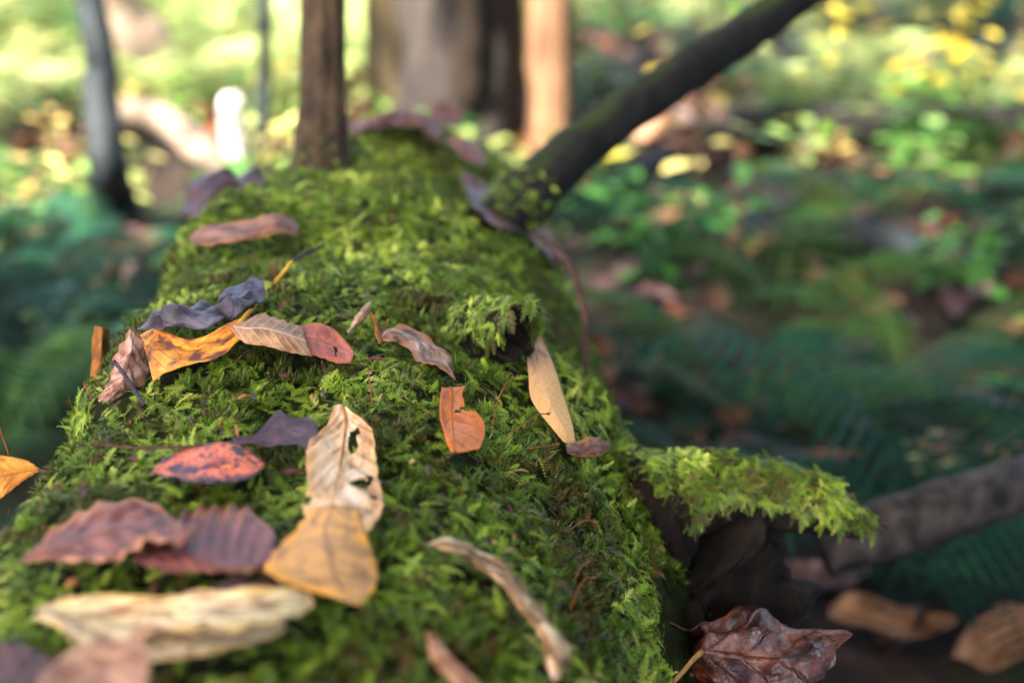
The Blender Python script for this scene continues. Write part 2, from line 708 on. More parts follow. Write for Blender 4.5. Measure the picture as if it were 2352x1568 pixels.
def rows_px(spec, lift, fb=0.7):
    """spec rows of (u,v) or (u,v,extra lift or absolute depth when > 0.2)"""
    out = []
    for r in spec:
        q = []
        for e in r:
            u, v = e[0], e[1]
            if len(e) > 2 and e[2] > 0.2:
                q.append(P(u, v, e[2]))
            else:
                q.append(on_log(u, v, lift + (e[2] if len(e) > 2 else 0.0), fb))
        out.append(q)
    return out


def leaf(spec, lift, label, top, under, fb=0.7, rib=None, cols=None, name="fallen_leaf", **kw):
    rows = rows_px(spec, lift, fb)
    o = blade(name, rows, top, under, None, **kw)
    tag(o, label, "leaf", "fallen leaves lying on the mossy log")
    if rib is not None:
        mi = len(rows[0]) // 2
        line = [r[mi] for r in rows]
        pts = [crom(line, 0.01 + 0.97 * k / 14) for k in range(15)]
        pts = [p + (CAM - p).normalized() * 0.0006 for p in pts]
        stalk_part(o, pts, [0.0008 - 0.00004 * k for k in range(15)], rib, "midrib")
    return o


def D(p, l):      # helper: three equal points
    return [(p[0], p[1], l)] * 3


TAN_UNDER = leaf_mat("tan_underside", [(0.3, S(120, 84, 58)), (0.7, S(178, 138, 100))], S(205, 170, 130), 9, 1.0)
BROWN_UNDER = leaf_mat("brown_underside", [(0.3, S(84, 52, 36)), (0.7, S(140, 94, 62))], S(160, 120, 80), 9, 2.0)
CREAM = leaf_mat("cream_leaf", [(0.3, S(176, 130, 98)), (0.48, S(226, 198, 158)), (0.7, S(236, 220, 168))], S(120, 82, 60), 7, 3.0, veinf=.8,
                 spots=S(128, 92, 66), spot_t=0.62, trans=0.2, edge=S(200, 160, 96), gain=1.35)
TANPINK = leaf_mat("tan_pink_leaf", [(0.3, S(150, 98, 74)), (0.6, S(192, 142, 112)), (0.8, S(206, 160, 124))], S(140, 90, 70), 8, 4.0, gain=1.2)
MAUVE = leaf_mat("mauve_leaf", [(0.3, S(70, 46, 46)), (0.7, S(128, 92, 90))], S(120, 80, 76), 8, 5.0, gain=1.0)
PURPLE_A = leaf_mat("purple_brown_leaf", [(0.25, S(88, 46, 36)), (0.5, S(128, 72, 58)), (0.75, S(150, 92, 76))], S(106, 58, 54), 9, 6.0,
                    spots=S(64, 34, 34), spot_t=0.71, edge=S(160, 104, 74), rough=0.42, spec=0.5)
PURPLE_B = leaf_mat("plum_brown_leaf", [(0.25, S(80, 38, 34)), (0.5, S(114, 60, 52)), (0.75, S(132, 76, 70))], S(92, 48, 56), 10, 7.0,
                    edge=S(140, 88, 66), rough=0.4, spec=0.5)
TANORANGE = leaf_mat("tan_orange_leaf", [(0.28, S(150, 104, 60)), (0.5, S(196, 146, 92)), (0.75, S(206, 144, 66))], S(128, 92, 66), 8, 8.0,
                     spots=S(104, 70, 50), spot_t=0.7, edge=S(204, 140, 52))
PALETORN = leaf_mat("pale_torn_leaf", [(0.28, S(166, 122, 86)), (0.45, S(212, 176, 142)), (0.75, S(228, 204, 180))], S(190, 138, 80), 8, 9.0,
                    spots=S(92, 70, 52), spot_t=0.72, edge=S(200, 154, 104), veinf=0.7)
REDSPOT = leaf_mat("red_spotted_leaf", [(0.28, S(44, 28, 36)), (0.40, S(84, 38, 40)), (0.46, S(196, 62, 46)), (0.58, S(226, 126, 62)), (0.68, S(212, 78, 56)), (0.76, S(70, 40, 48))],
                   S(120, 54, 46), 6, 10.4, nscale=4.2, spots=S(62, 52, 62), spot_t=0.60, edge=S(58, 38, 46), veinf=0.25, rough=0.33, spec=0.6)
DARKPURPLE = leaf_mat("dark_purple_leaf", [(0.3, S(46, 26, 28)), (0.55, S(84, 44, 48)), (0.75, S(108, 70, 74))], S(76, 40, 52), 6, 11.0, rough=0.35, spec=0.55, gain=0.9)
ORANGE = leaf_mat("orange_leaf", [(0.3, S(170, 104, 34)), (0.6, S(214, 144, 56)), (0.8, S(222, 158, 74))], S(140, 76, 30), 8, 12.0)
PINKDRY = leaf_mat("pink_dry_leaf", [(0.3, S(120, 78, 64)), (0.5, S(176, 128, 112)), (0.75, S(202, 164, 152))], S(104, 64, 52), 7, 13.0, edge=S(140, 96, 70))
RUST = leaf_mat("rust_leaf", [(0.3, S(116, 68, 22)), (0.7, S(176, 108, 40))], S(110, 60, 24), 7, 14.0, trans=0.25)
YELLOWORANGE = leaf_mat("yellow_orange_leaf", [(0.3, S(96, 54, 40)), (0.42, S(190, 112, 40)), (0.6, S(222, 148, 46)), (0.8, S(226, 172, 58))],
                        S(150, 84, 34), 7, 15.0, spots=S(84, 52, 44), spot_t=0.64)
BLUEPURPLE = leaf_mat("blue_purple_leaf", [(0.3, S(32, 23, 30)), (0.55, S(56, 43, 58)), (0.75, S(84, 76, 92))], S(74, 46, 70), 7, 16.0,
                      rough=0.3, spec=0.7, spots=S(110, 62, 72), spot_t=0.68)
BEECHTAN = leaf_mat("beech_rolled_tan", [(0.3, S(134, 94, 66)), (0.7, S(186, 142, 108))], S(214, 176, 138), 9, 17.0, veinf=0.8, bumpd=0.0015)
BEECHRED = leaf_mat("beech_red_brown", [(0.3, S(128, 66, 54)), (0.6, S(166, 90, 72)), (0.8, S(176, 104, 88))], S(120, 64, 52), 9, 18.0, edge=S(150, 78, 48))
DRYGREY = leaf_mat("dry_grey_brown", [(0.3, S(84, 62, 50)), (0.5, S(146, 104, 82)), (0.75, S(176, 160, 150))], S(90, 62, 48), 7, 19.0, edge=S(150, 92, 52))
DRYTAN = leaf_mat("dry_tan", [(0.3, S(116, 84, 60)), (0.7, S(190, 150, 116))], S(120, 86, 60), 7, 20.0)
SMALLORANGE = leaf_mat("small_orange_leaf", [(0.3, S(188, 96, 36)), (0.55, S(214, 124, 62)), (0.75, S(206, 124, 92))], S(150, 74, 34), 6, 21.0,
                       spots=S(140, 84, 76), spot_t=0.72, edge=S(196, 102, 34))
PALEHANG = leaf_mat("pale_hanging_leaf", [(0.25, S(160, 76, 56)), (0.42, S(220, 164, 106)), (0.8, S(230, 172, 110))], S(200, 150, 104), 8, 22.0, along=0.6)
CRUMPLE = leaf_mat("crumpled_brown", [(0.3, S(46, 20, 20)), (0.5, S(82, 38, 33)), (0.7, S(112, 60, 40))], S(84, 44, 34), 7, 23.0, rough=0.24, spec=0.9,
                   spots=S(74, 40, 44), spot_t=0.64, bumpd=0.004, crinkle=14.0, trans=0.05, veinf=0.0, gain=1.1)
BLURBROWN = leaf_mat("blurred_brown", [(0.3, S(92, 58, 46)), (0.7, S(160, 112, 90))], S(120, 80, 66), 7, 24.0, edge=S(170, 104, 60), gain=1.2)
REDBROWN = leaf_mat("red_brown_far", [(0.3, S(84, 46, 36)), (0.7, S(146, 88, 70))], S(110, 60, 52), 7, 25.0, gain=0.95)
STRIPM = leaf_mat("dry_strip", [(0.3, S(84, 62, 36)), (0.5, S(146, 106, 66)), (0.62, S(198, 164, 126)), (0.75, S(222, 196, 166))], S(100, 74, 46), 4, 26.0, nscale=3.5, veinf=0.2)
STALK = bark_mat("stalk_brown", S(60, 38, 28), S(110, 74, 50), None, 300.0, 0.3)
STALKY = bark_mat("stalk_yellow", S(170, 120, 30), S(214, 164, 56), None, 200.0, 0.3)
STALKD = bark_mat("stalk_dark", S(52, 44, 52), S(80, 70, 80), None, 200.0, 0.3)
RIBT = bark_mat("rib_tan", S(150, 104, 58), S(196, 148, 92), None, 200.0, 0.3)
RIBO = bark_mat("rib_orange", S(180, 96, 40), S(208, 120, 60), None, 200.0, 0.3)

# 1 cream folded leaf
lc = leaf([[(78, 1412, .006), (80, 1417, .006), (84, 1424, .006)],
      [(98, 1384, .008), (112, 1410, .006), (126, 1440, .008)],
      [(168, 1366, .010), (170, 1418, .004), (176, 1484, .010)],
      [(262, 1360, .010), (262, 1415, .004), (262, 1488, .008)],
      [(375, 1365, .012), (372, 1402, .004), (358, 1444, .012)],
      [(450, 1354, .010), (458, 1404, .004), (462, 1454, .014)],
      [(562, 1347, .010), (564, 1398, .006), (566, 1447, .014)],
      [(656, 1344, .010), (654, 1386, .006), (652, 1430, .012)],
      [(706, 1360, .006), (714, 1378, .006), (708, 1402, .006)],
      [(717, 1382, .006), (718, 1387, .006), (716, 1392, .006)]], 0.010,
     "pale cream folded leaf, blurred, between the plum leaf and the tan corner leaf", CREAM, TAN_UNDER, thick=.0002,
     pleat=.0016, npleat=8, crumple=.0018, cs=70, nv=30, nu=64, ragged=.10, teeth=.05, nteeth=9, seed=1)
blade("folded_margin", rows_px([[(300, 1440), (318, 1482), (340, 1522)], [(380, 1440), (384, 1478), (390, 1518)], [(455, 1446), (460, 1474), (468, 1504)], [(560, 1440), (566, 1460), (576, 1480)], [(650, 1424), (654, 1436), (660, 1447)]], .006, .5),
      CREAM, TAN_UNDER, lc, thick=.0002, crumple=.0014, cs=70, ragged=.12, seed=1.5)
# 2 tan pink corner leaf and mauve leaf at the very edge
leaf([[(320, 1466), (338, 1480), (348, 1500)], [(190, 1480), (262, 1530), (338, 1572)], [(105, 1540), (190, 1590), (300, 1645)], [(60, 1620), (120, 1660), (200, 1700)]],
     0.028, "tan pink leaf in the bottom left corner, overlapping the cream folded leaf", TANPINK, TAN_UNDER, crumple=.0015, cs=40, seed=2)
leaf([[(-70, 1462), (-70, 1540), (-70, 1620)], [(0, 1472), (0, 1540), (0, 1620)], [(64, 1480), (50, 1545), (40, 1620)], [(136, 1522), (132, 1535), (120, 1560)]],
     0.018, "mauve grey leaf cut off by the bottom left corner of the photo", MAUVE, BROWN_UNDER, crumple=.002, cs=40, seed=3)
# 4 then 3: plum leaf under the purple brown one
leaf([[(302, 1284)] * 3, [(330, 1250), (345, 1280, .004), (345, 1303)], [(385, 1190), (400, 1270, .006), (400, 1318, .004)], [(440, 1164), (462, 1280, .007), (470, 1312, .004)],
      [(500, 1152), (520, 1290, .007), (530, 1314, .004)], [(562, 1156), (575, 1296, .007), (572, 1315, .004)], [(634, 1218, .004), (624, 1275, .006), (602, 1314, .004)]],
     0.004, "plum brown pleated leaf tucked under the tip of the purple brown leaf", PURPLE_B, BROWN_UNDER, pleat=.0024, npleat=10, crumple=.0014, cs=70, teeth=.05, nteeth=10, ragged=.06, nu=60, seed=4)
leaf([[(41, 1292)] * 3, [(94, 1235), (96, 1262, .004), (98, 1286, .004)], [(169, 1180), (172, 1240, .006), (182, 1294, .008)], [(225, 1157), (238, 1225, .008), (246, 1292, .010)],
      [(319, 1145), (312, 1200, .008), (294, 1273, .012)], [(375, 1168), (365, 1210, .010), (345, 1240, .014)], [(425, 1205, .004), (420, 1228, .010), (412, 1250, .012)], [(463, 1209, .008)] * 3],
     0.010, "purple brown leaf with wavy front edge, left of the plum pleated leaf", PURPLE_A, BROWN_UNDER, pleat=.0018, npleat=8, crumple=.0020, cs=70, teeth=.05, nteeth=9, ragged=.06, nu=60, seed=5)
# 5 tan orange
leaf([[(712, 1168, .002), (765, 1160, .004), (822, 1164, .002)], [(690, 1205), (745, 1215, .006), (836, 1210)], [(637, 1257, .0), (752, 1262, .010), (852, 1252, .002)],
      [(607, 1306, .002), (765, 1310, .012), (867, 1300, .002)], [(660, 1338, .008), (775, 1345, .012), (862, 1350, .004)], [(760, 1370, .008), (800, 1380, .008), (828, 1387, .006)]],
     0.010, "tan orange leaf with a dark midrib, right of the plum pleated leaf", TANORANGE, TAN_UNDER, pleat=.0008, npleat=8, crumple=.0016, cs=50, seed=6)
# 6 pale torn
leaf([[(768, 930, .012), (785, 928, .010), (800, 940, .010)], [(748, 978, .012), (795, 968, .006), (848, 975, .012)], [(703, 1020, .014), (790, 1010, .004), (860, 1000, .010)],
      [(699, 1075, .014), (782, 1060, .003), (868, 1060, .006)], [(706, 1120, .010), (772, 1115, .003), (878, 1110, .006)], [(690, 1150, .006), (762, 1165, .004), (886, 1165, .005)],
      [(700, 1195, .004), (790, 1210, .004), (850, 1220, .003)]],
     0.006, "pale torn leaf full of holes above the tan orange leaf", PALETORN, TANORANGE, rib=RIBT, pleat=.0014, npleat=8, crumple=.0022, cs=60,
     holes=[(.30, .36, .17, .085), (.42, .29, .12, .05), (.55, .66, .26, .030), (.78, .62, .12, .03), (-.85, .80, .22, .05), (.82, .76, .10, .025), (.3, .55, .05, .012)], nu=110, nv=70, teeth=.03, seed=7, ragged=.08)
# 8, 7
leaf([[(530, 1003), (535, 1010), (540, 1020)], [(590, 990), (590, 1003), (590, 1022)], [(640, 942, .004), (632, 985, .004), (640, 1022, .002)], [(668, 962, .006), (668, 990, .006), (676, 1024, .004)],
      [(717, 962, .008), (712, 995, .008), (705, 1030, .006)], [(734, 1000, .008), (732, 1005, .008), (728, 1017, .008)]],
     0.010, "dark purple lobed leaf between the red spotted leaf and the pale torn leaf", DARKPURPLE, RUST, crumple=.002, cs=70, ragged=.15, seed=8)
l7 = leaf([[(345, 1084)] * 3, [(378, 1050), (372, 1075), (380, 1095)], [(431, 1022), (425, 1065, .004), (420, 1112, .004)], [(490, 1014), (485, 1060, .006), (475, 1113, .006)],
           [(540, 1008), (540, 1058, .005), (530, 1115, .005)], [(568, 1025), (580, 1062), (575, 1104, .002)], [(600, 1055), (608, 1065), (603, 1079)]],
          0.008, "glossy red and orange spotted leaf with blackened edges", REDSPOT, BROWN_UNDER, crumple=.0022, cs=70, teeth=.08, nteeth=11, ragged=.14,
          holes=[(.15, .12, .10, .025)], nu=56, nv=36, seed=9)
stalk_part(l7, [on_log(u, v, .010, .7) for u, v in [(470, 1024), (400, 1027), (320, 1028), (260, 1024), (212, 1018)]], [.0006, .0007, .0007, .0007, .0009], STALK)
# 9
l9 = leaf([[(94, 1079)] * 3, [(60, 1057, .004), (66, 1082), (52, 1104)], [(0, 1045, .006), (10, 1092, .002), (-4, 1148)], [(-60, 1040, .006), (-60, 1105), (-80, 1190)]],
          0.012, "orange leaf pointing right at the left edge of the photo", ORANGE, TAN_UNDER, pleat=.0008, seed=10)
stalk_part(l9, [on_log(u, v, .012, .68) for u, v in [(90, 1079), (105, 1083), (122, 1088)]], [.0008, .0006, .0006], STALK)
# 11, 10
leaf([[(217, 748, 0.725), (235, 752, 0.715), (252, 756, 0.725)], [(212, 800, 0.722), (232, 805, 0.710), (252, 810, 0.722)], [(208, 850, 0.718), (228, 855, 0.706), (247, 860, 0.718)], [(208, 900, 0.713), (225, 905, 0.705), (240, 905, 0.713)]],
     0, "rusty orange leaf standing upright on the left edge of the log", RUST, RUST, crumple=.0015, cs=60, seed=11)
l10 = leaf([[(297, 756, 0.665), (300, 755, 0.665), (306, 760, 0.665)], [(280, 785, 0.659), (305, 790, 0.653), (328, 790, 0.665)], [(262, 822, 0.653), (295, 830, 0.645), (340, 845, 0.657)],
            [(254, 862, 0.649), (285, 868, 0.639), (327, 886, 0.649)], [(238, 893, 0.645), (265, 895, 0.637), (297, 894, 0.643)], [(224, 920, 0.641), (232, 922, 0.639), (258, 920, 0.639)]],
           0, "pink brown shrivelled leaf leaning against the rusty upright leaf", PINKDRY, BROWN_UNDER, pleat=.0022, npleat=6, crumple=.0030, cs=80, nu=48, nv=28, ragged=.06, seed=12)
stalk_part(l10, [P(262, 830, 0.641), P(290, 866, 0.633), P(312, 900, 0.625), P(332, 930, 0.621)], [.0010, .0009, .0009, .0008], STALKD)
# 13, 12
leaf([[(312, 758)] * 3, [(374, 707, .006), (372, 735, .010), (375, 760, .006)], [(434, 697, .010), (430, 725, .014), (425, 758, .010)], [(484, 686, .012), (485, 715, .012), (490, 752, .012)],
      [(524, 654, .016), (530, 690, .012), (545, 732, .010)], [(567, 642, .020), (575, 675, .012), (585, 712, .008)], [(604, 643, .016), (608, 660, .012), (608, 690, .008)]],
     0.010, "shiny blue purple leaf behind the yellow orange leaf", BLUEPURPLE, DARKPURPLE, fb=.80, crumple=.0085, cs=60, ragged=.34, nu=52, nv=30, seed=13)
l12 = leaf([[(320, 768, .006), (335, 810, .006), (352, 878, .002)], [(365, 754, .004), (375, 800, .0), (385, 852, .004)], [(425, 778, .002), (430, 805, .0), (440, 838, .006)],
            [(480, 766, .006), (490, 790, .0), (495, 822, .006)], [(545, 733, .008), (548, 757, .002), (552, 780, .004)], [(614, 716, .004), (605, 725, .004), (590, 735, .004)]],
           0.010, "yellow orange leaf with a long yellow stalk, on the left of the log", YELLOWORANGE, RUST, fb=.72, crumple=.0022, cs=60, seed=14, nu=44)
stalk_part(l12, [on_log(540, 752, .014, .74), on_log(567, 722, .022, .76), P(611, 674, .745), P(645, 632, .75), P(672, 600, .755)], [.0012, .0011, .0011, .0010, .0010], STALKY)
# 14 curled beech leaf
l14 = leaf([[(635, 745), (640, 770), (645, 800)], [(690, 748), (694, 775, -.004), (700, 812, .002)], [(728, 741, .006), (735, 784), (745, 826, .004)], [(768, 757, .006), (775, 797, .002), (782, 833, .005)], [(802, 792, .004), (812, 812, .004), (804, 832, .004)]],
           0.012, "red brown leaf rolled up at its left end into a tan tube", BEECHRED, BEECHTAN, fb=.72, crumple=.0014, cs=60, teeth=.03, nteeth=10, holes=[(.15, .72, .24, .03), (.5, .70, .22, .016)], nu=90, nv=60, seed=15)
vsr = rows_px([[(521, 747)] * 3, [(566, 727), (560, 753, .022), (560, 787, .012)], [(612, 723), (608, 755, .026), (610, 795, .014)], [(656, 737), (660, 768, .024), (666, 809, .014)], [(694, 750), (703, 783, .016), (718, 818, .010)]], 0.012, .72)
blade("rolled_edge", vsr, BEECHTAN, BEECHRED, l14, pleat=.0009, npleat=9, crumple=.0006, cs=60, teeth=.0, seed=16)
# 15, 16
l15 = leaf([[(855, 689, .012)] * 3, [(828, 712, .010), (838, 716, .014), (846, 718, .010)], [(812, 735, .006), (822, 738, .012), (832, 738, .006)], [(796, 760, .004), (800, 765, .006), (808, 762, .004)]],
           0.010, "thin tan curl of dead leaf pointing up, right of the rolled leaf", DRYTAN, BROWN_UNDER, fb=.75, crumple=.0016, cs=120, seed=17)
blade("curled_strip", rows_px([[(845, 718, .010), (852, 716, .012), (858, 722, .010)], [(855, 738, .008), (862, 735, .012), (868, 742, .008)], [(862, 765, .004), (868, 768, .008), (876, 765, .004)], [(868, 786), (872, 789), (880, 786)]], .010, .75),
      RUST, BROWN_UNDER, l15, crumple=.001, cs=120, seed=18)
leaf([[(868, 780)] * 3, [(888, 752), (890, 772, .008), (895, 788, .004)], [(918, 745), (920, 772, .012), (920, 793, .006)], [(952, 757), (950, 785, .012), (945, 812, .006)],
      [(985, 772), (980, 805, .012), (968, 838, .006)], [(1010, 798), (1005, 822, .010), (995, 846, .006)], [(1035, 818), (1030, 840, .006), (1020, 857, .002)], [(1046, 870)] * 3],
     0.010, "grey brown shrivelled leaf below the thin upright tan curl", DRYGREY, RUST, fb=.72, crumple=.0036, cs=70, ragged=.18, nu=52, nv=30, seed=19)
# 17 small orange
l17 = leaf([[(1015, 889, .010), (1035, 890, .008), (1070, 885, .012)], [(1012, 912, .009), (1036, 915, .006), (1062, 910, .010)], [(1011, 938, .008), (1036, 942, .004), (1085, 938, .008)],
            [(1014, 970, .006), (1038, 972, .003), (1107, 965, .006)], [(1022, 1003, .004), (1040, 1003, .004), (1114, 995, .005)], [(1035, 1035, .004), (1046, 1039, .005), (1102, 1030, .004)]],
           0.006, "small bright orange leaf with a bite out of it, alone on the right slope", SMALLORANGE, RUST, rib=RIBO, crumple=.0010, cs=60, holes=[(.80, .39, .34, .045), (.34, .425, .20, .022), (1.0, .33, .16, .06)], nu=110, nv=70, seed=20)
stalk_part(l17, [on_log(u, v, .010, .68) for u, v in [(1047, 1036), (1038, 1044), (1028, 1050)]], [.0006, .0006, .0006], STALK)
# 18, 19
leaf([[(1203, 756), (1220, 754), (1240, 766)], [(1208, 800), (1232, 800, .003), (1258, 805)], [(1214, 860), (1245, 855, .004), (1278, 855)], [(1222, 918), (1262, 915, .004), (1298, 920)], [(1262, 975), (1290, 975, .003), (1317, 980)], [(1298, 1016), (1312, 1019), (1323, 1019)]],
     0.006, "long pale tan leaf hanging down the right side behind the mossy stub", PALEHANG, TAN_UNDER, fb=.86, crumple=.0006, cs=40, seed=21)
leaf([[(1300, 1020), (1302, 1030), (1305, 1040)], [(1335, 1010), (1340, 1030, .004), (1345, 1049)], [(1370, 1004), (1372, 1022, .004), (1375, 1046)], [(1402, 1022), (1402, 1026), (1400, 1032)]],
     0.010, "small pinkish brown leaf at the lower tip of the long hanging leaf", BLURBROWN, BROWN_UNDER, fb=.80, crumple=.003, cs=60, seed=22)
# 20, 21, 22
leaf([[(432, 545), (434, 550), (440, 560)], [(484, 517, .01), (482, 540, .014), (478, 563, .01)], [(551, 507, .01), (545, 530, .016), (535, 553, .02)], [(610, 500, .012), (605, 522, .016), (595, 550, .01)], [(651, 495, .012), (650, 512, .016), (645, 534, .016)], [(688, 515), (686, 528), (682, 542)]],
     0.010, "brown blurred leaf with a wavy edge in front of the dark purple leaf", BLURBROWN, BROWN_UNDER, fb=.95, crumple=.004, cs=35, ragged=.1, seed=23)
leaf([[(414, 480, 0.970), (420, 490, 0.960), (445, 515, 0.950)], [(447, 422, 0.980), (455, 455, 0.960), (465, 495, 0.940)], [(515, 388, 0.990), (510, 425, 0.970), (515, 467, 0.950)], [(545, 414, 1.000), (550, 432, 0.980), (550, 460, 0.960)], [(586, 384, 1.010), (586, 415, 0.990), (583, 450, 0.970)], [(614, 420, 0.990), (608, 430, 0.980), (600, 444, 0.970)]],
     0, "dark purple curled leaf left of the upright broken branch", DARKPURPLE, DARKPURPLE, crumple=.006, cs=35, ragged=.15, seed=24)
leaf([[(800, 280, 1.20), (802, 292, 1.18), (806, 308, 1.16)], [(860, 266, 1.20), (862, 280, 1.17), (868, 296, 1.15)], [(925, 254, 1.20), (930, 274, 1.16), (940, 293, 1.14)], [(975, 258, 1.20), (980, 282, 1.17), (985, 308, 1.14)], [(1018, 292, 1.19), (1012, 307, 1.17), (1005, 328, 1.14)]],
     0, "arched red brown leaf on the far end of the log", REDBROWN, DARKPURPLE, crumple=.010, cs=35, ragged=.2, seed=25)
leaf([[(1018, 313, 1.15)] * 3, [(1060, 316, 1.15), (1060, 335, 1.13), (1060, 360, 1.11)], [(1097, 333, 1.14), (1092, 350, 1.12), (1090, 370, 1.10)], [(1117, 366, 1.12), (1112, 376, 1.11), (1105, 385, 1.10)]],
     0, "small rosy brown leaf to the right of the arched far leaf", REDBROWN, RUST, crumple=.003, cs=30, seed=26)
leaf([[(985, 248, 1.27), (990, 262, 1.26), (1000, 280, 1.24)], [(1030, 236, 1.28), (1032, 262, 1.26), (1035, 288, 1.23)], [(1068, 258, 1.27), (1062, 270, 1.26), (1055, 290, 1.24)]],
     0, "dull red leaf behind the arched far leaf, against the big trunk", REDBROWN, BROWN_UNDER, crumple=.005, cs=25, seed=27)
# 23
leaf([[(1052, 393), (1056, 400), (1060, 410)], [(1097, 413, .01), (1090, 440, .014), (1083, 467)], [(1142, 447, .01), (1130, 475, .014), (1118, 502)], [(1187, 480, .01), (1175, 500, .012), (1163, 527)], [(1217, 510), (1208, 520), (1200, 534)]],
     0.012, "mauve and brown leaf on the far right shoulder, below the slanting branch", MAUVE, DARKPURPLE, fb=1.0, crumple=.004, cs=35, seed=28)
leaf([[(1183, 488), (1190, 500), (1196, 512)], [(1228, 498, .008), (1220, 520, .012), (1208, 545)], [(1266, 532, .008), (1252, 556, .012), (1238, 580)], [(1294, 590), (1284, 602), (1274, 612)]],
     0.012, "dark red brown curled leaf at the top of the bare twig on the right flank", REDBROWN, DARKPURPLE, fb=.95, crumple=.006, cs=40, ragged=.2, seed=28.5)
# 24 strip
leaf([[(973, 1248, .004)] * 3, [(1040, 1238, .006), (1040, 1253, .010), (1038, 1270, .004)], [(1108, 1262, .006), (1095, 1272, .010), (1080, 1287, .004)], [(1158, 1289, .006), (1142, 1305, .012), (1126, 1322, .004)],
      [(1198, 1330, .006), (1178, 1345, .012), (1158, 1357, .004)], [(1228, 1378, .006), (1212, 1392, .012), (1193, 1404, .004)], [(1262, 1423, .006), (1248, 1435, .012), (1233, 1447, .004)],
      [(1292, 1468, .006), (1272, 1480, .012), (1250, 1492, .004)], [(1307, 1510, .004), (1285, 1520, .012), (1256, 1530, .004)], [(1292, 1557, .004), (1280, 1562, .008), (1266, 1562, .004)]],
     0.006, "long twisted strip of dry tan leaf curving down the near right slope", STRIPM, BROWN_UNDER, crumple=.0040, cs=60, nu=70, nv=20, ragged=.15, seed=29)
# 25, 28
leaf([[(977, 1447, .012)] * 3, [(982, 1475, .006), (992, 1478, .010), (1006, 1467, .010)], [(990, 1508, .004), (1010, 1505, .010), (1037, 1507, .010)], [(1016, 1545), (1045, 1540, .006), (1078, 1541, .006)], [(1058, 1592), (1085, 1592), (1112, 1580)]],
     0.008, "pinkish tan pointed leaf at the bottom edge, left of the twisted strip", TANPINK, BROWN_UNDER, crumple=.001, cs=50, seed=30)
leaf([[(480, 1346)] * 3, [(530, 1324), (535, 1335), (540, 1350)], [(600, 1321), (605, 1333), (610, 1348)], [(652, 1336), (652, 1340), (650, 1346)]],
     0.006, "small dark purple leaf half hidden between the plum and cream leaves", DARKPURPLE, BROWN_UNDER, crumple=.001, cs=50, seed=31)
# 26, 27 the crumpled leaf at lower right
kw = dict(crumple=.0105, cs=40, nu=96, nv=64, ragged=.06, seed=32.3)
rowsC = rows_px([
    [(1532, 1426, .690), (1530, 1460, .700), (1530, 1490, .703), (1535, 1520, .700), (1540, 1545, .695)],
    [(1575, 1425, .690), (1575, 1450, .708), (1578, 1480, .712), (1585, 1510, .700), (1595, 1560, .690)],
    [(1620, 1424, .690), (1615, 1455, .688), (1610, 1495, .684), (1625, 1545, .680), (1640, 1600, .676)],
    [(1680, 1411, .705), (1672, 1450, .684), (1670, 1500, .676), (1680, 1555, .672), (1700, 1620, .668)],
    [(1753, 1399, .715), (1745, 1450, .686), (1745, 1505, .676), (1750, 1565, .670), (1760, 1630, .666)],
    [(1810, 1432, .705), (1810, 1465, .690), (1812, 1515, .676), (1812, 1560, .670), (1810, 1610, .668)],
    [(1870, 1440, .700), (1868, 1470, .698), (1868, 1505, .684), (1862, 1540, .676), (1845, 1575, .672)],
    [(1930, 1445, .695), (1928, 1462, .696), (1922, 1480, .692), (1915, 1500, .688), (1900, 1524, .684)],
    [(1958, 1455, .692)] * 5], 0)
l26 = blade("fallen_leaf", rowsC, CRUMPLE, CRUMPLE, None, **kw)
tag(l26, "large glossy brown crumpled leaf beside the log, lower right", "leaf", "fallen leaves lying on the mossy log")
stalk_part(l26, [P(1612, 1496, .676), P(1592, 1514, .668), P(1570, 1540, .662), P(1540, 1572, .656), P(1500, 1620, .65)], [.0013, .0012, .0011, .0011, .0012], RIBT)
leaf([[(1505, 1438, .712), (1520, 1438, .712), (1534, 1448, .714)], [(1480, 1480, .708), (1510, 1480, .704), (1542, 1490, .708)], [(1462, 1520, .704), (1500, 1525, .698), (1540, 1540, .702)], [(1448, 1570, .70), (1480, 1575, .694), (1530, 1590, .698)], [(1440, 1620, .696), (1465, 1625, .692), (1510, 1635, .694)]],
     0, "pleated reddish brown leaf behind the left side of the crumpled leaf", BEECHRED, BROWN_UNDER, pleat=.0030, npleat=7, crumple=.001, cs=60, nu=48, seed=33)
leaf([[(1440, 1465, .702), (1447, 1462, .700), (1455, 1466, .702)], [(1438, 1490, .698), (1452, 1490, .694), (1468, 1492, .698)], [(1442, 1520, .694), (1458, 1520, .690), (1475, 1520, .694)], [(1450, 1550, .692), (1462, 1550, .690), (1475, 1548, .692)]],
     0, "small withered brown leaf against the moss, left of the pleated leaf", RUST, BROWN_UNDER, crumple=.004, cs=90, seed=34)

LEAFBVH = BVHTree.FromPolygons([p for t in LEAF_TRI for p in t], [(3 * i, 3 * i + 1, 3 * i + 2) for i in range(len(LEAF_TRI))])

# ------------------------------------------------------------------ moss
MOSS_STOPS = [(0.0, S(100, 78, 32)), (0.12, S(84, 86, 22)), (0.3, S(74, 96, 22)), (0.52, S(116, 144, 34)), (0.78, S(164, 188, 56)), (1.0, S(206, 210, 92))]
MOSSM = foliage_mat("fern_moss", MOSS_STOPS, 0.45, 0.2, 0.4)


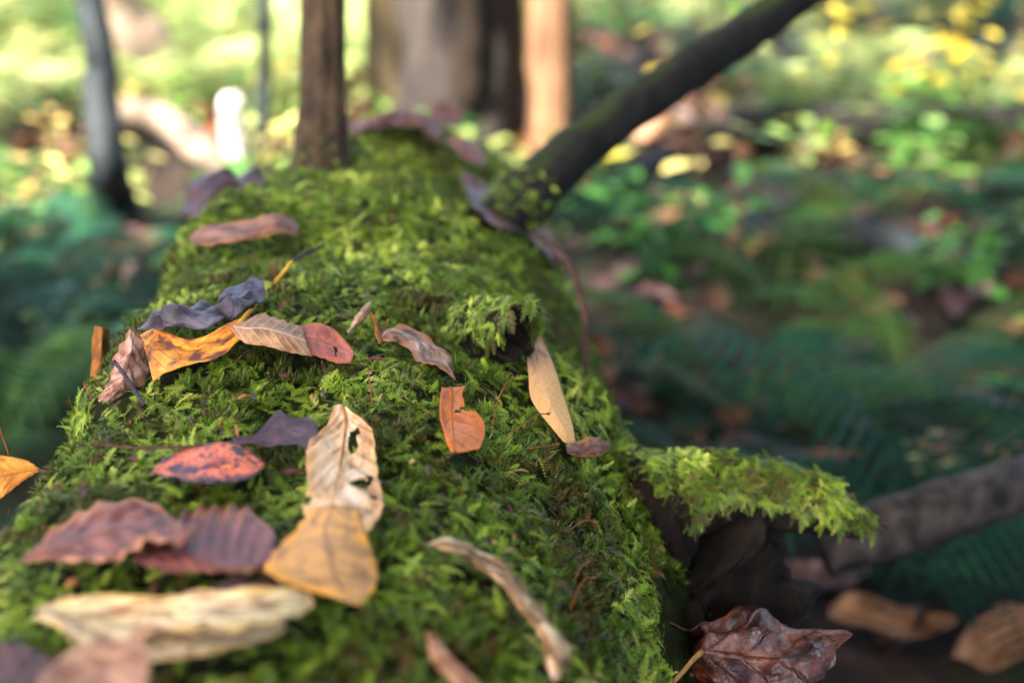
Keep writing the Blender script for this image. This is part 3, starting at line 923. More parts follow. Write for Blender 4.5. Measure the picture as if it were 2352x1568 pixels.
def moss_frond(k):
    r = random.Random(100 + k)
    L = 1.0
    vs, fs = [], []
    n = r.choice([9, 10, 11, 12])
    bend = r.uniform(-0.25, 0.25)
    droop = r.uniform(0.15, 0.55)
    rise = r.uniform(0.0, 0.25)
    wid = r.uniform(0.30, 0.46)

    def axis(t):
        return Vector((t, bend * t * t, rise * t - droop * t * t))

    def tri(a, b, c):
        i = len(vs)
        vs.extend((a, b, c))
        fs.append((i, i + 1, i + 2))
    # stem
    for i in range(n):
        a, b = axis(i / n), axis((i + 1) / n)
        w0, w1 = 0.016 * (1 - i / n) + .006, 0.016 * (1 - (i + 1) / n) + .004
        q = len(vs)
        vs.extend((a + Vector((0, w0, 0)), a - Vector((0, w0, 0)), b - Vector((0, w1, 0)), b + Vector((0, w1, 0))))
        fs.append((q, q + 1, q + 2, q + 3))
    for i in range(n):
        t = (i + 0.6) / n
        l = wid * (1 - t) ** 0.75 * min(1, 0.45 + t * 2.2)
        for sgn in (-1, 1):
            ll = l * r.uniform(0.75, 1.15)
            an = R(r.uniform(46, 66)) * sgn
            o = axis(t)
            d = Vector((math.cos(an), math.sin(an), r.uniform(-0.25, 0.18)))
            pr = Vector((-math.sin(an), math.cos(an), 0))
            w = 0.016
            tri(o - pr * w, o + pr * w, o + d * ll)
            m_ = max(2, int(ll / 0.062))
            for j in range(m_):
                f = (j + 0.7) / (m_ + 0.4)
                c = o + d * ll * f
                pl = 0.085 * (1 - 0.55 * f) * r.uniform(.75, 1.25)
                for s2 in (-1, 1):
                    e = d * 0.75 + pr * s2 * 0.8 + Vector((0, 0, r.uniform(-0.3, 0.25)))
                    tri(c - d * 0.009, c + d * 0.017, c + e * pl)
    return link_mesh("moss_frond_%02d" % k, vs, fs, MOSSM, smooth=False)




def moss_tuft(k):
    """short upright cushion moss filling the gaps between the fern moss"""
    r = random.Random(300 + k)
    vs, fs = [], []
    for sh in range(5):
        o = Vector((r.uniform(-.5, .5), r.uniform(-.5, .5), -.1))
        for i in range(9):
            a = i * 2.4 + r.random()
            el = r.uniform(.15, 1.3)
            d = Vector((math.cos(a) * math.cos(el), math.sin(a) * math.cos(el), math.sin(el)))
            q = d.cross(Vector((0, 0, 1))).normalized() * .07
            c = o + Vector((0, 0, .5 * i / 9))
            n0 = len(vs)
            vs.extend((c - q, c + q, c + d * r.uniform(.4, .7)))
            fs.append((n0, n0 + 1, n0 + 2))
    return link_mesh("moss_tuft_%02d" % k, vs, fs, MOSSM, smooth=False)


MOSS_COLL = proto_collection("moss_fronds", [moss_frond(k) for k in range(10)] + [moss_tuft(k) for k in range(4)])


def sample_mesh(vs, fs, n):
    V = np.array([tuple(v) for v in vs])
    T = []
    for f in fs:
        for i in range(1, len(f) - 1):
            if len(f) <= 4:
                T.append((f[0], f[i], f[i + 1]))
    T = np.array(T)
    A, B, C = V[T[:, 0]], V[T[:, 1]], V[T[:, 2]]
    N = np.cross(B - A, C - A)
    ar = np.linalg.norm(N, axis=1)
    k = rng.choice(len(T), n, p=ar / ar.sum())
    r1, r2 = np.sqrt(rng.random(n)), rng.random(n)
    p = A[k] * (1 - r1)[:, None] + B[k] * (r1 * (1 - r2))[:, None] + C[k] * (r1 * r2)[:, None]
    nn = N[k] / (ar[k][:, None] + 1e-12)
    return p, nn


def build_moss():
    pos, nor, kind = [], [], []
    p, n = sample_mesh(lv, lf, 260000)
    cen = np.stack([np.full(len(p), LX), p[:, 1], np.full(len(p), 0.18)], 1)
    sg = np.sign(np.sum(n * (p - cen), 1))
    n = n * sg[:, None]
    ok = (p[:, 1] > 0.22) & (p[:, 1] < 1.5) & (n[:, 2] > -0.5) & (p[:, 2] > 0.05)
    ok &= (n[:, 2] > 0.3) | (rng.random(len(p)) < 0.75)
    ok &= ~((p[:, 0] < -0.2) & (p[:, 2] < 0.2))
    pos.append(p[ok]); nor.append(n[ok]); kind.append(np.zeros(ok.sum()))
    for vs, fs, cnt, lim, kd, c in ((stub_v, stub_f, 1500, 0.2, 1, st[2]), (limb_v, limb_f, 5200, 0.25, 2, None)):
        p, n = sample_mesh(vs, fs, cnt)
        if kd == 2:
            axx = np.array([tuple(crom(lb, t)) for t in np.linspace(0, 1, 60)])
            near = axx[np.argmin(np.linalg.norm(p[:, None] - axx[None], axis=2), 1)]
        else:
            axx = np.array([tuple(crom(st, t)) for t in np.linspace(0, 1, 40)])
            near = axx[np.argmin(np.linalg.norm(p[:, None] - axx[None], axis=2), 1)]
        n = p - near
        n /= np.linalg.norm(n, axis=1, keepdims=True) + 1e-9
        ok = n[:, 2] > lim
        pos.append(p[ok]); nor.append(n[ok]); kind.append(np.full(ok.sum(), kd))
    # base of the upright branch and the slanting branch
    for path, rad, t1, cnt in ((sn, 0.022, 0.36, 1100), (br, 0.0225, 0.62, 900)):
        for _ in range(cnt):
            t = random.random() ** 2.2 * t1
            c = crom(path, t)
            d = (crom(path, min(1, t + .02)) - crom(path, max(0, t - .02))).normalized()
            x = d.orthogonal().normalized(); y = d.cross(x)
            a = random.random() * 2 * math.pi
            q = x * math.cos(a) + y * math.sin(a)
            if path is br and (t > .16 or q.z < -.3): continue
            if path is sn and random.random() < t / t1: continue
            pos.append(np.array([tuple(c + q * rad)])); nor.append(np.array([tuple(q)])); kind.append(np.array([3]))
    for _ in range(1300):
        t = random.random() * .32
        c = crom(rt, t)
        d = (crom(rt, t + .02) - crom(rt, max(0, t - .02))).normalized()
        x = d.orthogonal().normalized(); y = d.cross(x)
        a = random.random() * 2 * math.pi
        q = x * math.cos(a) + y * math.sin(a)
        if q.y > .3 or q.x > -.15: continue
        pos.append(np.array([tuple(c + q * .049)])); nor.append(np.array([tuple(q)])); kind.append(np.array([5]))
    for _ in range(120):
        i = random.choice(rim)
        q = stub_v[i] - c0
        if q.z < -.006 and q.x < .004: continue
        w = stub_v[i] + axis_in * random.uniform(-.003, .012) + Vector((0, 0, random.uniform(-.002, .003)))
        pos.append(np.array([tuple(w)])); nor.append(np.array([tuple((q.normalized() + Vector((0, -.6, 0))).normalized())])); kind.append(np.array([4]))
    pos, nor, kind = np.concatenate(pos), np.concatenate(nor), np.concatenate(kind)
    keep = np.ones(len(pos), bool)
    pv = []
    for i, q in enumerate(pos):
        v = Vector(q)
        pn = nz(q, 24.0, 2.0)
        pv.append(pn)
        h = LEAFBVH.find_nearest(v + Vector(nor[i]) * 0.004, 0.0075)
        if h[0] is not None and random.random() < 0.82:
            keep[i] = False
        if kind[i] == 1 and (v - c0).length < .0135 and nor[i][1] < .3: keep[i] = False
        if pn < -0.42 and kind[i] == 0 and random.random() < 0.6:
            keep[i] = False
    cc_ = np.array(tuple(l26.location)) + np.array([-.012, 0, .008])
    keep &= ~((np.linalg.norm(pos - cc_, axis=1) < 0.052) & (pos[:, 2] < 0.31))
    pv = np.array(pv)
    pos, nor, kind, pv = pos[keep], nor[keep], kind[keep], pv[keep]
    n = len(pos)
    rnd = rng.normal(size=(n, 3))
    tang = rnd - nor * np.sum(rnd * nor, 1, keepdims=True)
    tang /= np.linalg.norm(tang, axis=1, keepdims=True)
    down = np.array([0, 0, -1.0]) - nor * (-nor[:, 2:3])
    toc = np.array([0.25, -1.0, 0.0])
    slope = np.clip(1 - nor[:, 2], 0, 1)[:, None]
    d = tang * 0.9 + down * (1.3 * slope) + toc * 0.35 + nor * rng.uniform(-0.05, 0.45, (n, 1))
    k4 = (kind == 4)
    k2 = (kind == 2)
    d[k2] = tang[k2] * 1.0 + down[k2] * .9 + nor[k2] * rng.uniform(-.1, .25, (k2.sum(), 1)) + np.array([.25, 0, 0])
    d[k4] = np.array([0, -.15, -1.0]) + rng.normal(size=(k4.sum(), 3)) * .3
    up = nor + rng.normal(size=(n, 3)) * 0.28 + np.array([0, 0, 0.25])
    M = frames(d, up)
    scl = 0.0084 * rng.lognormal(0, 0.30, n)
    scl[kind == 2] *= 0.95 * rng.lognormal(-.08, .35, (kind == 2).sum())
    scl[kind == 3] *= 0.62
    scl[kind == 1] *= 0.75
    tint = 0.53 + 0.5 * pv + rng.normal(0, 0.17, n) + 0.14 * np.exp(-((pos[:, 1] - .88) / .16) ** 2) * np.clip(nor[:, 2], 0, 1)  # upward-facing moss mid-log tinted lighter, standing in for backlight on it
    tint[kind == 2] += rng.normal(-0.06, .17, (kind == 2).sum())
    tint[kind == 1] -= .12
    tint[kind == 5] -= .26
    scl[kind == 5] *= .75
    tint[rng.random(n) < 0.04] = 0.0
    lift = rng.uniform(-0.001, 0.004, n)[:, None]
    scl = np.clip(scl, 0.0038, 0.0118)
    tint[k4] = rng.uniform(.02, .4, k4.sum())
    tint = np.clip(tint, 0.0, 1.0)
    tint = np.where(rng.random(n) < 0.05, rng.uniform(0, 0.12, n), tint)
    idx = rng.integers(0, 10, n)
    tuft = (kind == 0) & (rng.random(n) < np.clip(.30 + 1.1 * (-pv - .05), .15, .85))
    idx[tuft] = 10 + rng.integers(0, 4, tuft.sum())
    scl[tuft] = 0.0048 * rng.lognormal(0, .25, tuft.sum())
    tint[tuft] = np.clip(tint[tuft] * .58 + rng.normal(0, .1, tuft.sum()), 0, 1)  # tufts toned down so the gaps between fronds read as shade
    up2 = nor[tuft] + rng.normal(size=(tuft.sum(), 3)) * .25 + np.array([0, 0, .3])
    rd = rng.normal(size=(tuft.sum(), 3))
    M[tuft] = frames(np.cross(up2, rd), up2)
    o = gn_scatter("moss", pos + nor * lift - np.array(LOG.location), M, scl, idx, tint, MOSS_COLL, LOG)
    o["kind"] = "stuff"
    return o, pos, nor


MOSS, mpos, mnor = build_moss()

# ------------------------------------------------------------------ spore stalks, needles and twigs in the moss
SETA = bark_mat("spore_stalk_red", S(120, 60, 24), S(176, 96, 40), None, 400.0, 0.3, 0.5)


def seta(pts, r=0.00032):
    q = [on_log(u, v, l, .68) for u, v, l in pts]
    vs, fs, uv = tube(q, [r] * len(q), 6, 14)
    n0 = len(vs)
    e = q[-1]
    d = (q[-1] - q[-2]).normalized()
    v2, f2, _ = tube([e - d * .0004, e + d * .0007, e + d * .0018, e + d * .0026], [.0003, .0007, .0007, .0002], 6, 6)
    vs += v2
    fs += [tuple(i + n0 for i in f) for f in f2]
    o = link_mesh("spore_stalk", rel(vs, LOG), fs, SETA)
    o.parent = MOSS
    return o


for s_ in ([(1130, 990, .01), (1140, 930, .018), (1160, 885, .024), (1176, 868, .026)],
           [(1165, 1000, .01), (1200, 975, .016), (1235, 952, .02), (1256, 950, .02)],
           [(1215, 1030, .01), (1245, 1025, .014), (1278, 1020, .016)],
           [(870, 780, .012), (880, 755, .018), (890, 738, .022)],
           [(1310, 1400, .01), (1325, 1360, .018), (1345, 1328, .02), (1362, 1326, .02)],
           [(1310, 1215, .008), (1340, 1195, .014), (1362, 1198, .016)],
           [(855, 930, .01), (850, 880, .016), (846, 850, .02)],
           [(20, 1045, .006), (12, 1020, .012), (0, 988, .016)],
           [(210, 920, .01), (203, 900, .016), (198, 890, .02)],
           [(1320, 1330, .01), (1336, 1300, .014), (1350, 1290, .014)]):
    seta(s_)

NEEDLE = [bark_mat("needle_%s" % k, a, b, None, 300.0, .3, .5) for k, a, b in
          (("orange", S(150, 84, 44), S(196, 128, 80)), ("brown", S(70, 36, 36), S(110, 60, 52)), ("purple", S(60, 40, 62), S(92, 66, 88)), ("pale", S(180, 140, 90), S(206, 170, 120)))]


def needle(a, b, w, mi, label):
    p, q = on_log(a[0], a[1], .006, .68), on_log(b[0], b[1], .006, .68)
    md = (p + q) / 2 + Vector((0, 0, .0008))
    vs, fs, uv = tube([p, md, q], [w * .4, w, w * .3], 6, 10, flat=.6)
    c = (p + q) / 2
    o = link_mesh("needle", [v - c for v in vs], fs, NEEDLE[mi])
    o.location = c
    return tag(o, label, "needle", "dead needles and bits caught in the moss")


NL = "tiny dead needle caught in the moss on top of the log"
needle((546, 915), (578, 908), .0010, 0, "orange flake of wood on the moss below the curled brown leaf")
for a, b, w, mi in (((573, 905), (592, 920), .0008, 2), ((470, 936), (468, 962), .0008, 1), ((500, 978), (520, 962), .0008, 0), ((512, 985), (506, 1005), .0007, 2),
                    ((540, 975), (548, 1005), .0009, 0), ((455, 1000), (457, 1018), .0007, 1), ((740, 890), (745, 915), .0008, 2), ((715, 922), (728, 900), .0006, 0),
                    ((860, 870), (920, 832), .0006, 3), ((840, 825), (890, 828), .0009, 1), ((975, 955), (995, 958), .0009, 1), ((925, 900), (918, 915), .0006, 1),
                    ((650, 1085), (700, 1082), .0011, 1), ((190, 1120), (192, 1145), .0008, 2), ((100, 1130), (112, 1122), .0008, 2), ((25, 1165), (20, 1185), .0008, 1),
                    ((240, 1008), (252, 1014), .0010, 2), ((300, 1050), (316, 1062), .0012, 1), ((1005, 1160), (1015, 1130), .0007, 1), ((1160, 1085), (1190, 1092), .0006, 3),
                    ((1120, 1130), (1140, 1118), .0007, 1), ((980, 1065), (985, 1085), .0007, 2), ((150, 1345), (185, 1336), .0015, 0), ((350, 1370), (360, 1330), .0016, 1),
                    ((905, 1195), (930, 1185), .0008, 1), ((640, 860), (665, 868), .0007, 1), ((395, 1010), (410, 1000), .0008, 1), ((430, 960), (445, 975), .0007, 2)):
    needle(a, b, w, mi, NL)

for _ in range(52):
    u, v = random.uniform(120, 1260), random.uniform(845, 1330)
    if u < 480 - .55 * (v - 820): continue
    h = on_log(u, v, .006, .68)
    if LEAFBVH.find_nearest(h, .012)[0] is not None: continue
    a, ln = random.random() * 6.28, random.uniform(12, 34)
    needle((u, v), (u + math.cos(a) * ln, v + math.sin(a) * ln * .55), random.uniform(.0005, .0009), random.choice([0, 1, 1, 2, 3]), NL)

# brown creeping twig down the far right shoulder of the log
TW = [P(1215, 535, .95), P(1245, 545, .93), P(1280, 580, .905), P(1315, 620, .885), P(1338, 700, .87), P(1346, 770, .86), P(1345, 860, .85)]
vs, fs, uv = tube(TW, [.0012, .0022, .0026, .0026, .0024, .0022, .0016], 12, 50, .25, 60)
tw = link_mesh("bare_twig", [v - TW[2] for v in vs], fs, bark_mat("twig_bark", S(40, 26, 22), S(80, 56, 48), None, 80.0, .3))
tw.location = TW[2]
tag(tw, "bare brown twig curving down the right flank of the log", "twig")
TW = [P(668, 602, .79), P(700, 582, .80), P(745, 562, .82)]
vs, fs, uv = tube(TW, [.0013, .0012, .0008], 10, 16, .2, 90)
tw = link_mesh("bare_twig", [v - TW[1] for v in vs], fs, STALKD)
tw.location = TW[1]
tag(tw, "short grey twig touching the end of the long yellow stalk", "twig")

# ------------------------------------------------------------------ grey fallen branch at the right
GB = [P(1890, 1262, 1.02), P(1990, 1228, 1.02), P(2100, 1192, 1.035), P(2220, 1155, 1.06), P(2352, 1112, 1.10), P(2560, 1045, 1.18), P(2800, 968, 1.3)]
vs, fs, uv = tube(GB, [.019, .021, .0215, .0215, .0215, .02, .018], 26, 60, .12, 30, 6, .12, 3.0)
gbm = bark_mat("grey_branch_bark", S(14, 12, 11), S(68, 60, 55), S(60, 72, 34), 70.0, 1.0, .8, up=.95)
o = link_mesh("fallen_branch", [v - GB[2] for v in vs], fs, gbm)
o.location = GB[2]
tag(o, "grey bare branch lying behind the mossy broken limb at the right edge", "branch")
# prop under it: a forked dead stick reaching the ground
TW = [GB[6] + Vector((0, 0, -.005)), GB[6] + Vector((.02, .03, -.2)), Vector((GB[6].x + .03, GB[6].y + .06, ground_z(GB[6].x, GB[6].y + .06) - .02))]
vs, fs, uv = tube(TW, [.012, .012, .014], 12, 20, .2, 30)
o2 = link_mesh("side_branch", [v - GB[2] for v in vs], fs, gbm, o)

# ------------------------------------------------------------------ ferns
FERNM = {}


def fern_mat(name, a, b):
    m = NT(name)
    tc = m.n("TexCoord").outputs["Object"]
    oi = m.n("ObjectInfo")
    k = m.math('ADD', m.math('MULTIPLY', m.noise(tc, 8.0, 2.0), .5), m.math('MULTIPLY', oi.outputs["Random"], .5))
    col = m.ramp(k, [(0.2, a), (0.8, b)])
    return m.bsdf(col, .65, .18, trans=.3)


FERN_SHADED = fern_mat("fern_shaded_green", S(6, 26, 19), S(32, 82, 58))  # base colour darkened to carry the shade around the log
FERN_SUNLIT = fern_mat("fern_sunlit_pale", S(128, 150, 84), S(186, 196, 128))  # base colour paled to carry the sun bleaching of the clearing


def frond_mesh(name, mt, L=.42, W_=.13, n=24, arch=.35, seed=0):
    r = random.Random(seed)
    vs, fs = [], []

    def ax(t):
        return Vector((L * t * (1 - .10 * t), .04 * L * math.sin(t * 2), L * (1.0 * arch * 2.2 * t - arch * 2.3 * t * t)))
    for i in range(n):
        a, b = ax(i / n), ax((i + 1) / n)
        w = .0028 * (1 - .8 * i / n)
        q = len(vs)
        vs += [a + Vector((0, w, 0)), a - Vector((0, w, 0)), b - Vector((0, w, 0)), b + Vector((0, w, 0))]
        fs.append((q, q + 1, q + 2, q + 3))
    for i in range(2, n):
        t = (i + .5) / n
        l = W_ * math.sin(math.pi * min(1, t * .72 + .28)) ** .8 * r.uniform(.9, 1.1)
        for sg in (-1, 1):
            o = ax(t)
            d = Vector((.35, sg, -.18 + r.uniform(-.1, .1))).normalized()
            pr = Vector((1, 0, 0))
            k = 6
            bw = L / n * .62
            prev = None
            for j in range(k + 1):
                f = j / k
                c = o + d * l * f + Vector((0, 0, -.12 * l * f * f))
                w = bw * (1 - f) ** .6 * (1.0 if j % 2 == 0 else .62) + .0005
                cur = (len(vs), len(vs) + 1)
                vs += [c + pr * w * .6, c - pr * w * .4]
                if prev:
                    fs.append((prev[0], prev[1], cur[1], cur[0]))
                prev = cur
    me = bpy.data.meshes.new(name)
    me.from_pydata([tuple(v) for v in vs], [], fs)
    me.materials.append(mt)
    me.update()
    return me


FERN_MID = fern_mat("fern_mid_green", S(40, 70, 26), S(66, 100, 40))
FROND = {k: [frond_mesh("frond", mt, .42 + .04 * i, .12 + .01 * i, 24, .28 + .07 * i, i) for i in range(3)] for k, mt in (("dark", FERN_SHADED), ("mid", FERN_MID), ("light", FERN_SUNLIT))}


def fern(loc, kind, n, size, label, group, rz=0.0, spread=2 * math.pi):
    e = empty("fern", loc)
    tag(e, label, "fern", group)
    for i in range(n):
        f = bpy.data.objects.new("frond", random.choice(FROND[kind]))
        COL.objects.link(f)
        f.parent = e
        a = rz + spread * (i / max(1, n)) + random.uniform(-.3, .3)
        f.rotation_euler = (random.uniform(-.25, .25), random.uniform(-.55, -.1), a)
        s = size * random.uniform(.75, 1.15)
        f.scale = (s, s, s)
    return e


def fern_at(u, v, *a, dz=-0.0, **k):
    p = gpos(u, v)
    return fern((p.x, p.y, p.z + dz), *a, **k)


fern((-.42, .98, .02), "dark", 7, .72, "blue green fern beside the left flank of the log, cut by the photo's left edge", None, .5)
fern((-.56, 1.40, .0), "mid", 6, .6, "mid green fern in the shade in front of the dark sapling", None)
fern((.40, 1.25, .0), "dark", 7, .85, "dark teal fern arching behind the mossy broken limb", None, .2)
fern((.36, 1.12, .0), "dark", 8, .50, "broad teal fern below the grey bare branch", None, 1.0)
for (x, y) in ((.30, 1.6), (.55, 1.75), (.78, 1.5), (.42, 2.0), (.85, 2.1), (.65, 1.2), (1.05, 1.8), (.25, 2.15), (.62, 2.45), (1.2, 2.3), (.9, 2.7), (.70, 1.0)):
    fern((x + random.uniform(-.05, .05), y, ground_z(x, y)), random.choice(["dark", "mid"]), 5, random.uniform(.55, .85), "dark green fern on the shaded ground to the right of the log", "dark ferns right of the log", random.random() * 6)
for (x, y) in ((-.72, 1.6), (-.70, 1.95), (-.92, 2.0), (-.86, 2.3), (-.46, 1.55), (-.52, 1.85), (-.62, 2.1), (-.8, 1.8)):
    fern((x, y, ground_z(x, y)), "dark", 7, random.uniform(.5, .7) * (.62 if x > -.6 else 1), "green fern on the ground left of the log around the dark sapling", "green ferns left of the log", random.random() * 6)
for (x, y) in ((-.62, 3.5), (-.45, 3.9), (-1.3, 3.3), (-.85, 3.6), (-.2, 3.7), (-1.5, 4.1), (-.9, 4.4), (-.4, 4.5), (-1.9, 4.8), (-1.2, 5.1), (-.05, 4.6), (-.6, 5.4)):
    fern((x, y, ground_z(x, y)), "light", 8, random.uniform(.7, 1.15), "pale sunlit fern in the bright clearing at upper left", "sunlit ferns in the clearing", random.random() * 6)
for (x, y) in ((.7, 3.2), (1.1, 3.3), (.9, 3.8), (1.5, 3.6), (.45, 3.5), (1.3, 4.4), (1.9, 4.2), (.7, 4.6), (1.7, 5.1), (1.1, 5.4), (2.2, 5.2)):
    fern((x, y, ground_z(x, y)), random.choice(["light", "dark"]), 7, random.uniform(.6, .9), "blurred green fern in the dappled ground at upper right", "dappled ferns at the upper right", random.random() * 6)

# ------------------------------------------------------------------ litter leaves on the ground, seedlings
LITM = [leaf_mat("litter_%s" % k, [(0.3, a), (0.7, b)], c, 7, 30.0 + i, trans=.1, gain=1.0) for i, (k, a, b, c) in enumerate((
    ("brown", S(58, 36, 27), S(98, 64, 46), S(60, 40, 28)), ("tan", S(108, 74, 52), S(160, 118, 84), S(100, 70, 48)), ("mauve", S(72, 50, 50), S(118, 88, 86), S(64, 44, 46)), ("rust", S(84, 46, 24), S(134, 78, 42), S(80, 44, 26))))]


def litter_mesh(k):
    r = random.Random(40 + k)
    rows = []
    for i in range(7):
        t = i / 6
        w = .024 * math.sin(math.pi * (t * .9 + .07)) ** .8
        z = .008 * math.sin(t * 5 + k)
        rows.append([Vector((t * .085 - .042, -w, z + .008 * r.random())), Vector((t * .085 - .042, 0, z - .001)), Vector((t * .085 - .042, w, z + .008 * r.random()))])
    vs, fs, uv, fl = sheet(rows, 10, 8, crumple=.003, cs=40, seed=k + .4, ragged=.05)
    o = link_mesh("litter_leaf_%02d" % k, vs, fs, LITM[k % 4], uvs=uv)
    return o


LITTER = [litter_mesh(k) for k in range(8)]
LIT_ME = [o.data for o in LITTER]
LIT_COLL = proto_collection("litter_leaves", LITTER)


def litter_xy(x, y, label, group, s=1.0, k=None, dz=0.012):
    me = LIT_ME[random.randrange(8) if k is None else k]
    o = bpy.data.objects.new("fallen_leaf", me)
    COL.objects.link(o)
    o.location = (x, y, ground_z(x, y) + dz + random.uniform(0, .015))
    o.rotation_euler = (random.uniform(-.5, .5), random.uniform(-.5, .5), random.random() * 6.3)
    o.scale = (s, s, s)
    return tag(o, label, "leaf", group)


p = gpos(2040, 1505)
litter_xy(p.x, p.y, "tan leaf on the dark ground right of the crumpled leaf", None, 1.25, 1, .02)
p = gpos(2300, 1520)
litter_xy(p.x, p.y, "tan leaf on the ground in the bottom right corner", None, 1.1, 5, .02)
for _ in range(120):
    x, y = random.uniform(.16, 1.5), random.uniform(.85, 3.2)
    if abs(x) > .42 * y + .15 or y < 1.35: continue
    litter_xy(x, y, "blurred brown leaf on the ground to the right of the log", "fallen leaves on the ground right of the log", random.uniform(.7, 1.2))
for _ in range(46):
    x, y = random.uniform(.10, .42), random.uniform(1.15, 1.9)
    litter_xy(x, y, "blurred brown leaf on the ground to the right of the log", "fallen leaves on the ground right of the log", random.uniform(.5, .9), random.choice([0, 2, 3, 4, 6, 7]))
for (x, y) in ((.20, 1.32), (.27, 1.56), (.17, 1.75)):
    fern((x, y, ground_z(x, y)), random.choice(["dark", "mid"]), 6, random.uniform(.36, .5), "small dark fern on the bare ground close to the right side of the log", "small ferns close to the log", random.random() * 6)
for _ in range(60):
    x, y = random.uniform(.35, 1.3), random.uniform(1.3, 2.7)
    if x > .42 * y + .1: continue
    o = litter_xy(x, y, "blurred brown leaf on the ground to the right of the log", "fallen leaves on the ground right of the log", random.uniform(.5, .85))
    o.location.z += random.uniform(.0, .02)
for _ in range(40):
    x, y = random.uniform(-1.0, -.27), random.uniform(.9, 2.6)
    if abs(x) > .42 * y + .15: continue
    litter_xy(x, y, "blurred brown leaf on the ground to the left of the log", "fallen leaves on the ground left of the log", random.uniform(.7, 1.2))

n = 5200
px, py = rng.uniform(-4, 5, n), rng.uniform(.2, 8.5, n)
ok = ~((px > LX - .2) & (px < .16) & (py < 1.7)) & ((py > 2.2) | (rng.random(n) < .45))
px, py = px[ok], py[ok]
pz = np.array([ground_z(a, b) for a, b in zip(px, py)]) + rng.uniform(.004, .03, len(px))
dv = rng.normal(size=(len(px), 3)); dv[:, 2] *= .3
uvn = rng.normal(size=(len(px), 3)) * .35 + np.array([0, 0, 1.0])
o = gn_scatter("leaf_litter", np.stack([px, py, pz], 1), frames(dv, uvn), rng.uniform(.7, 1.25, len(px)), rng.integers(0, 8, len(px)), rng.random(len(px)), LIT_COLL)
tag(o, None, None, None, "stuff")

SEEDM = foliage_mat("seedling_leaf", [(0.0, S(40, 86, 40)), (0.35, S(70, 120, 48)), (0.7, S(150, 172, 92)), (0.86, S(204, 196, 120)), (1.0, S(216, 184, 110))], .4, .35, .45)


def seedling(k):
    r = random.Random(60 + k)
    vs, fs = [], []
    h = r.uniform(.06, .16)
    nl = r.randint(5, 9)
    for i in range(nl):
        a = i * 2.4 + r.random()
        t = (i + 1) / nl
        c = Vector((0, 0, h * t))
        d = Vector((math.cos(a), math.sin(a), r.uniform(-.2, .45))).normalized()
        s = d.cross(Vector((0, 0, 1))).normalized()
        L = r.uniform(.035, .065)
        w = L * .3
        q = len(vs)
        b = c + d * .015
        vs += [b, b + d * L * .35 + s * w, b + d * L * .75 + s * w * .8, b + d * L - Vector((0, 0, .008)), b + d * L * .75 - s * w * .8, b + d * L * .35 - s * w, b + d * L * .5 - Vector((0, 0, .006))]
        for j in range(6):
            fs.append((q + j, q + (j + 1) % 6, q + 6))
    q = len(vs)
    vs += [Vector((.002, 0, -.02)), Vector((-.002, .002, -.02)), Vector((0, -.002, -.02)), Vector((0, 0, h))]
    fs += [(q, q + 1, q + 3), (q + 1, q + 2, q + 3), (q + 2, q, q + 3)]
    return link_mesh("seedling_%02d" % k, vs, fs, SEEDM, smooth=False)


SEED_COLL = proto_collection("seedlings", [seedling(k) for k in range(8)])
n = 11000
px = rng.uniform(-3.6, 4.2, n)
py = rng.uniform(1.1, 8.5, n)
dens = np.array([0.22 + 1.5 * nz((a, b, 0), 1.7, 6.0) for a, b in zip(px, py)])
dens += np.where((px < -.1) & (py > 2.4), .6, 0)
ok = (rng.random(n) < dens) & ~((px > 0) & (py < 1.25)) & ~((px > 0) & (py < 2.1) & (rng.random(n) < .6)) & ~((px < -.2) & (px > -.85) & (py > 1.9) & (py < 3.0) & (rng.random(n) < .55)) & ~((px > LX - .25) & (px < .2) & (py < 1.8)) & ~((px > 0) & (py < 1.7) & (rng.random(n) < .6))
px, py = px[ok], py[ok]
pz = np.array([ground_z(a, b) for a, b in zip(px, py)])
dv = rng.normal(size=(len(px), 3)); dv[:, 2] *= .15
tn = rng.uniform(0, .65, len(px)) + np.where((px < 0) & (py > 2.4), .22, 0) + np.where(rng.random(len(px)) < .12, .35, 0)  # clearing seedlings tinted paler, sun bleaching put into the colour
o = gn_scatter("ground_cover", np.stack([px, py, pz], 1), frames(dv, np.tile([0, 0, 1.0], (len(px), 1)) + rng.normal(size=(len(px), 3)) * .15), rng.uniform(.5, 1.15, len(px)), rng.integers(0, 8, len(px)), np.clip(tn, 0, 1), SEED_COLL)
tag(o, None, None, None, "stuff")

# ------------------------------------------------------------------ trees
CROWNM = foliage_mat("canopy_leaf", [(0.0, S(44, 84, 24)), (0.5, S(92, 130, 36)), (0.8, S(160, 160, 50)), (1.0, S(190, 150, 50))], .45, .35, .4, inst=False)


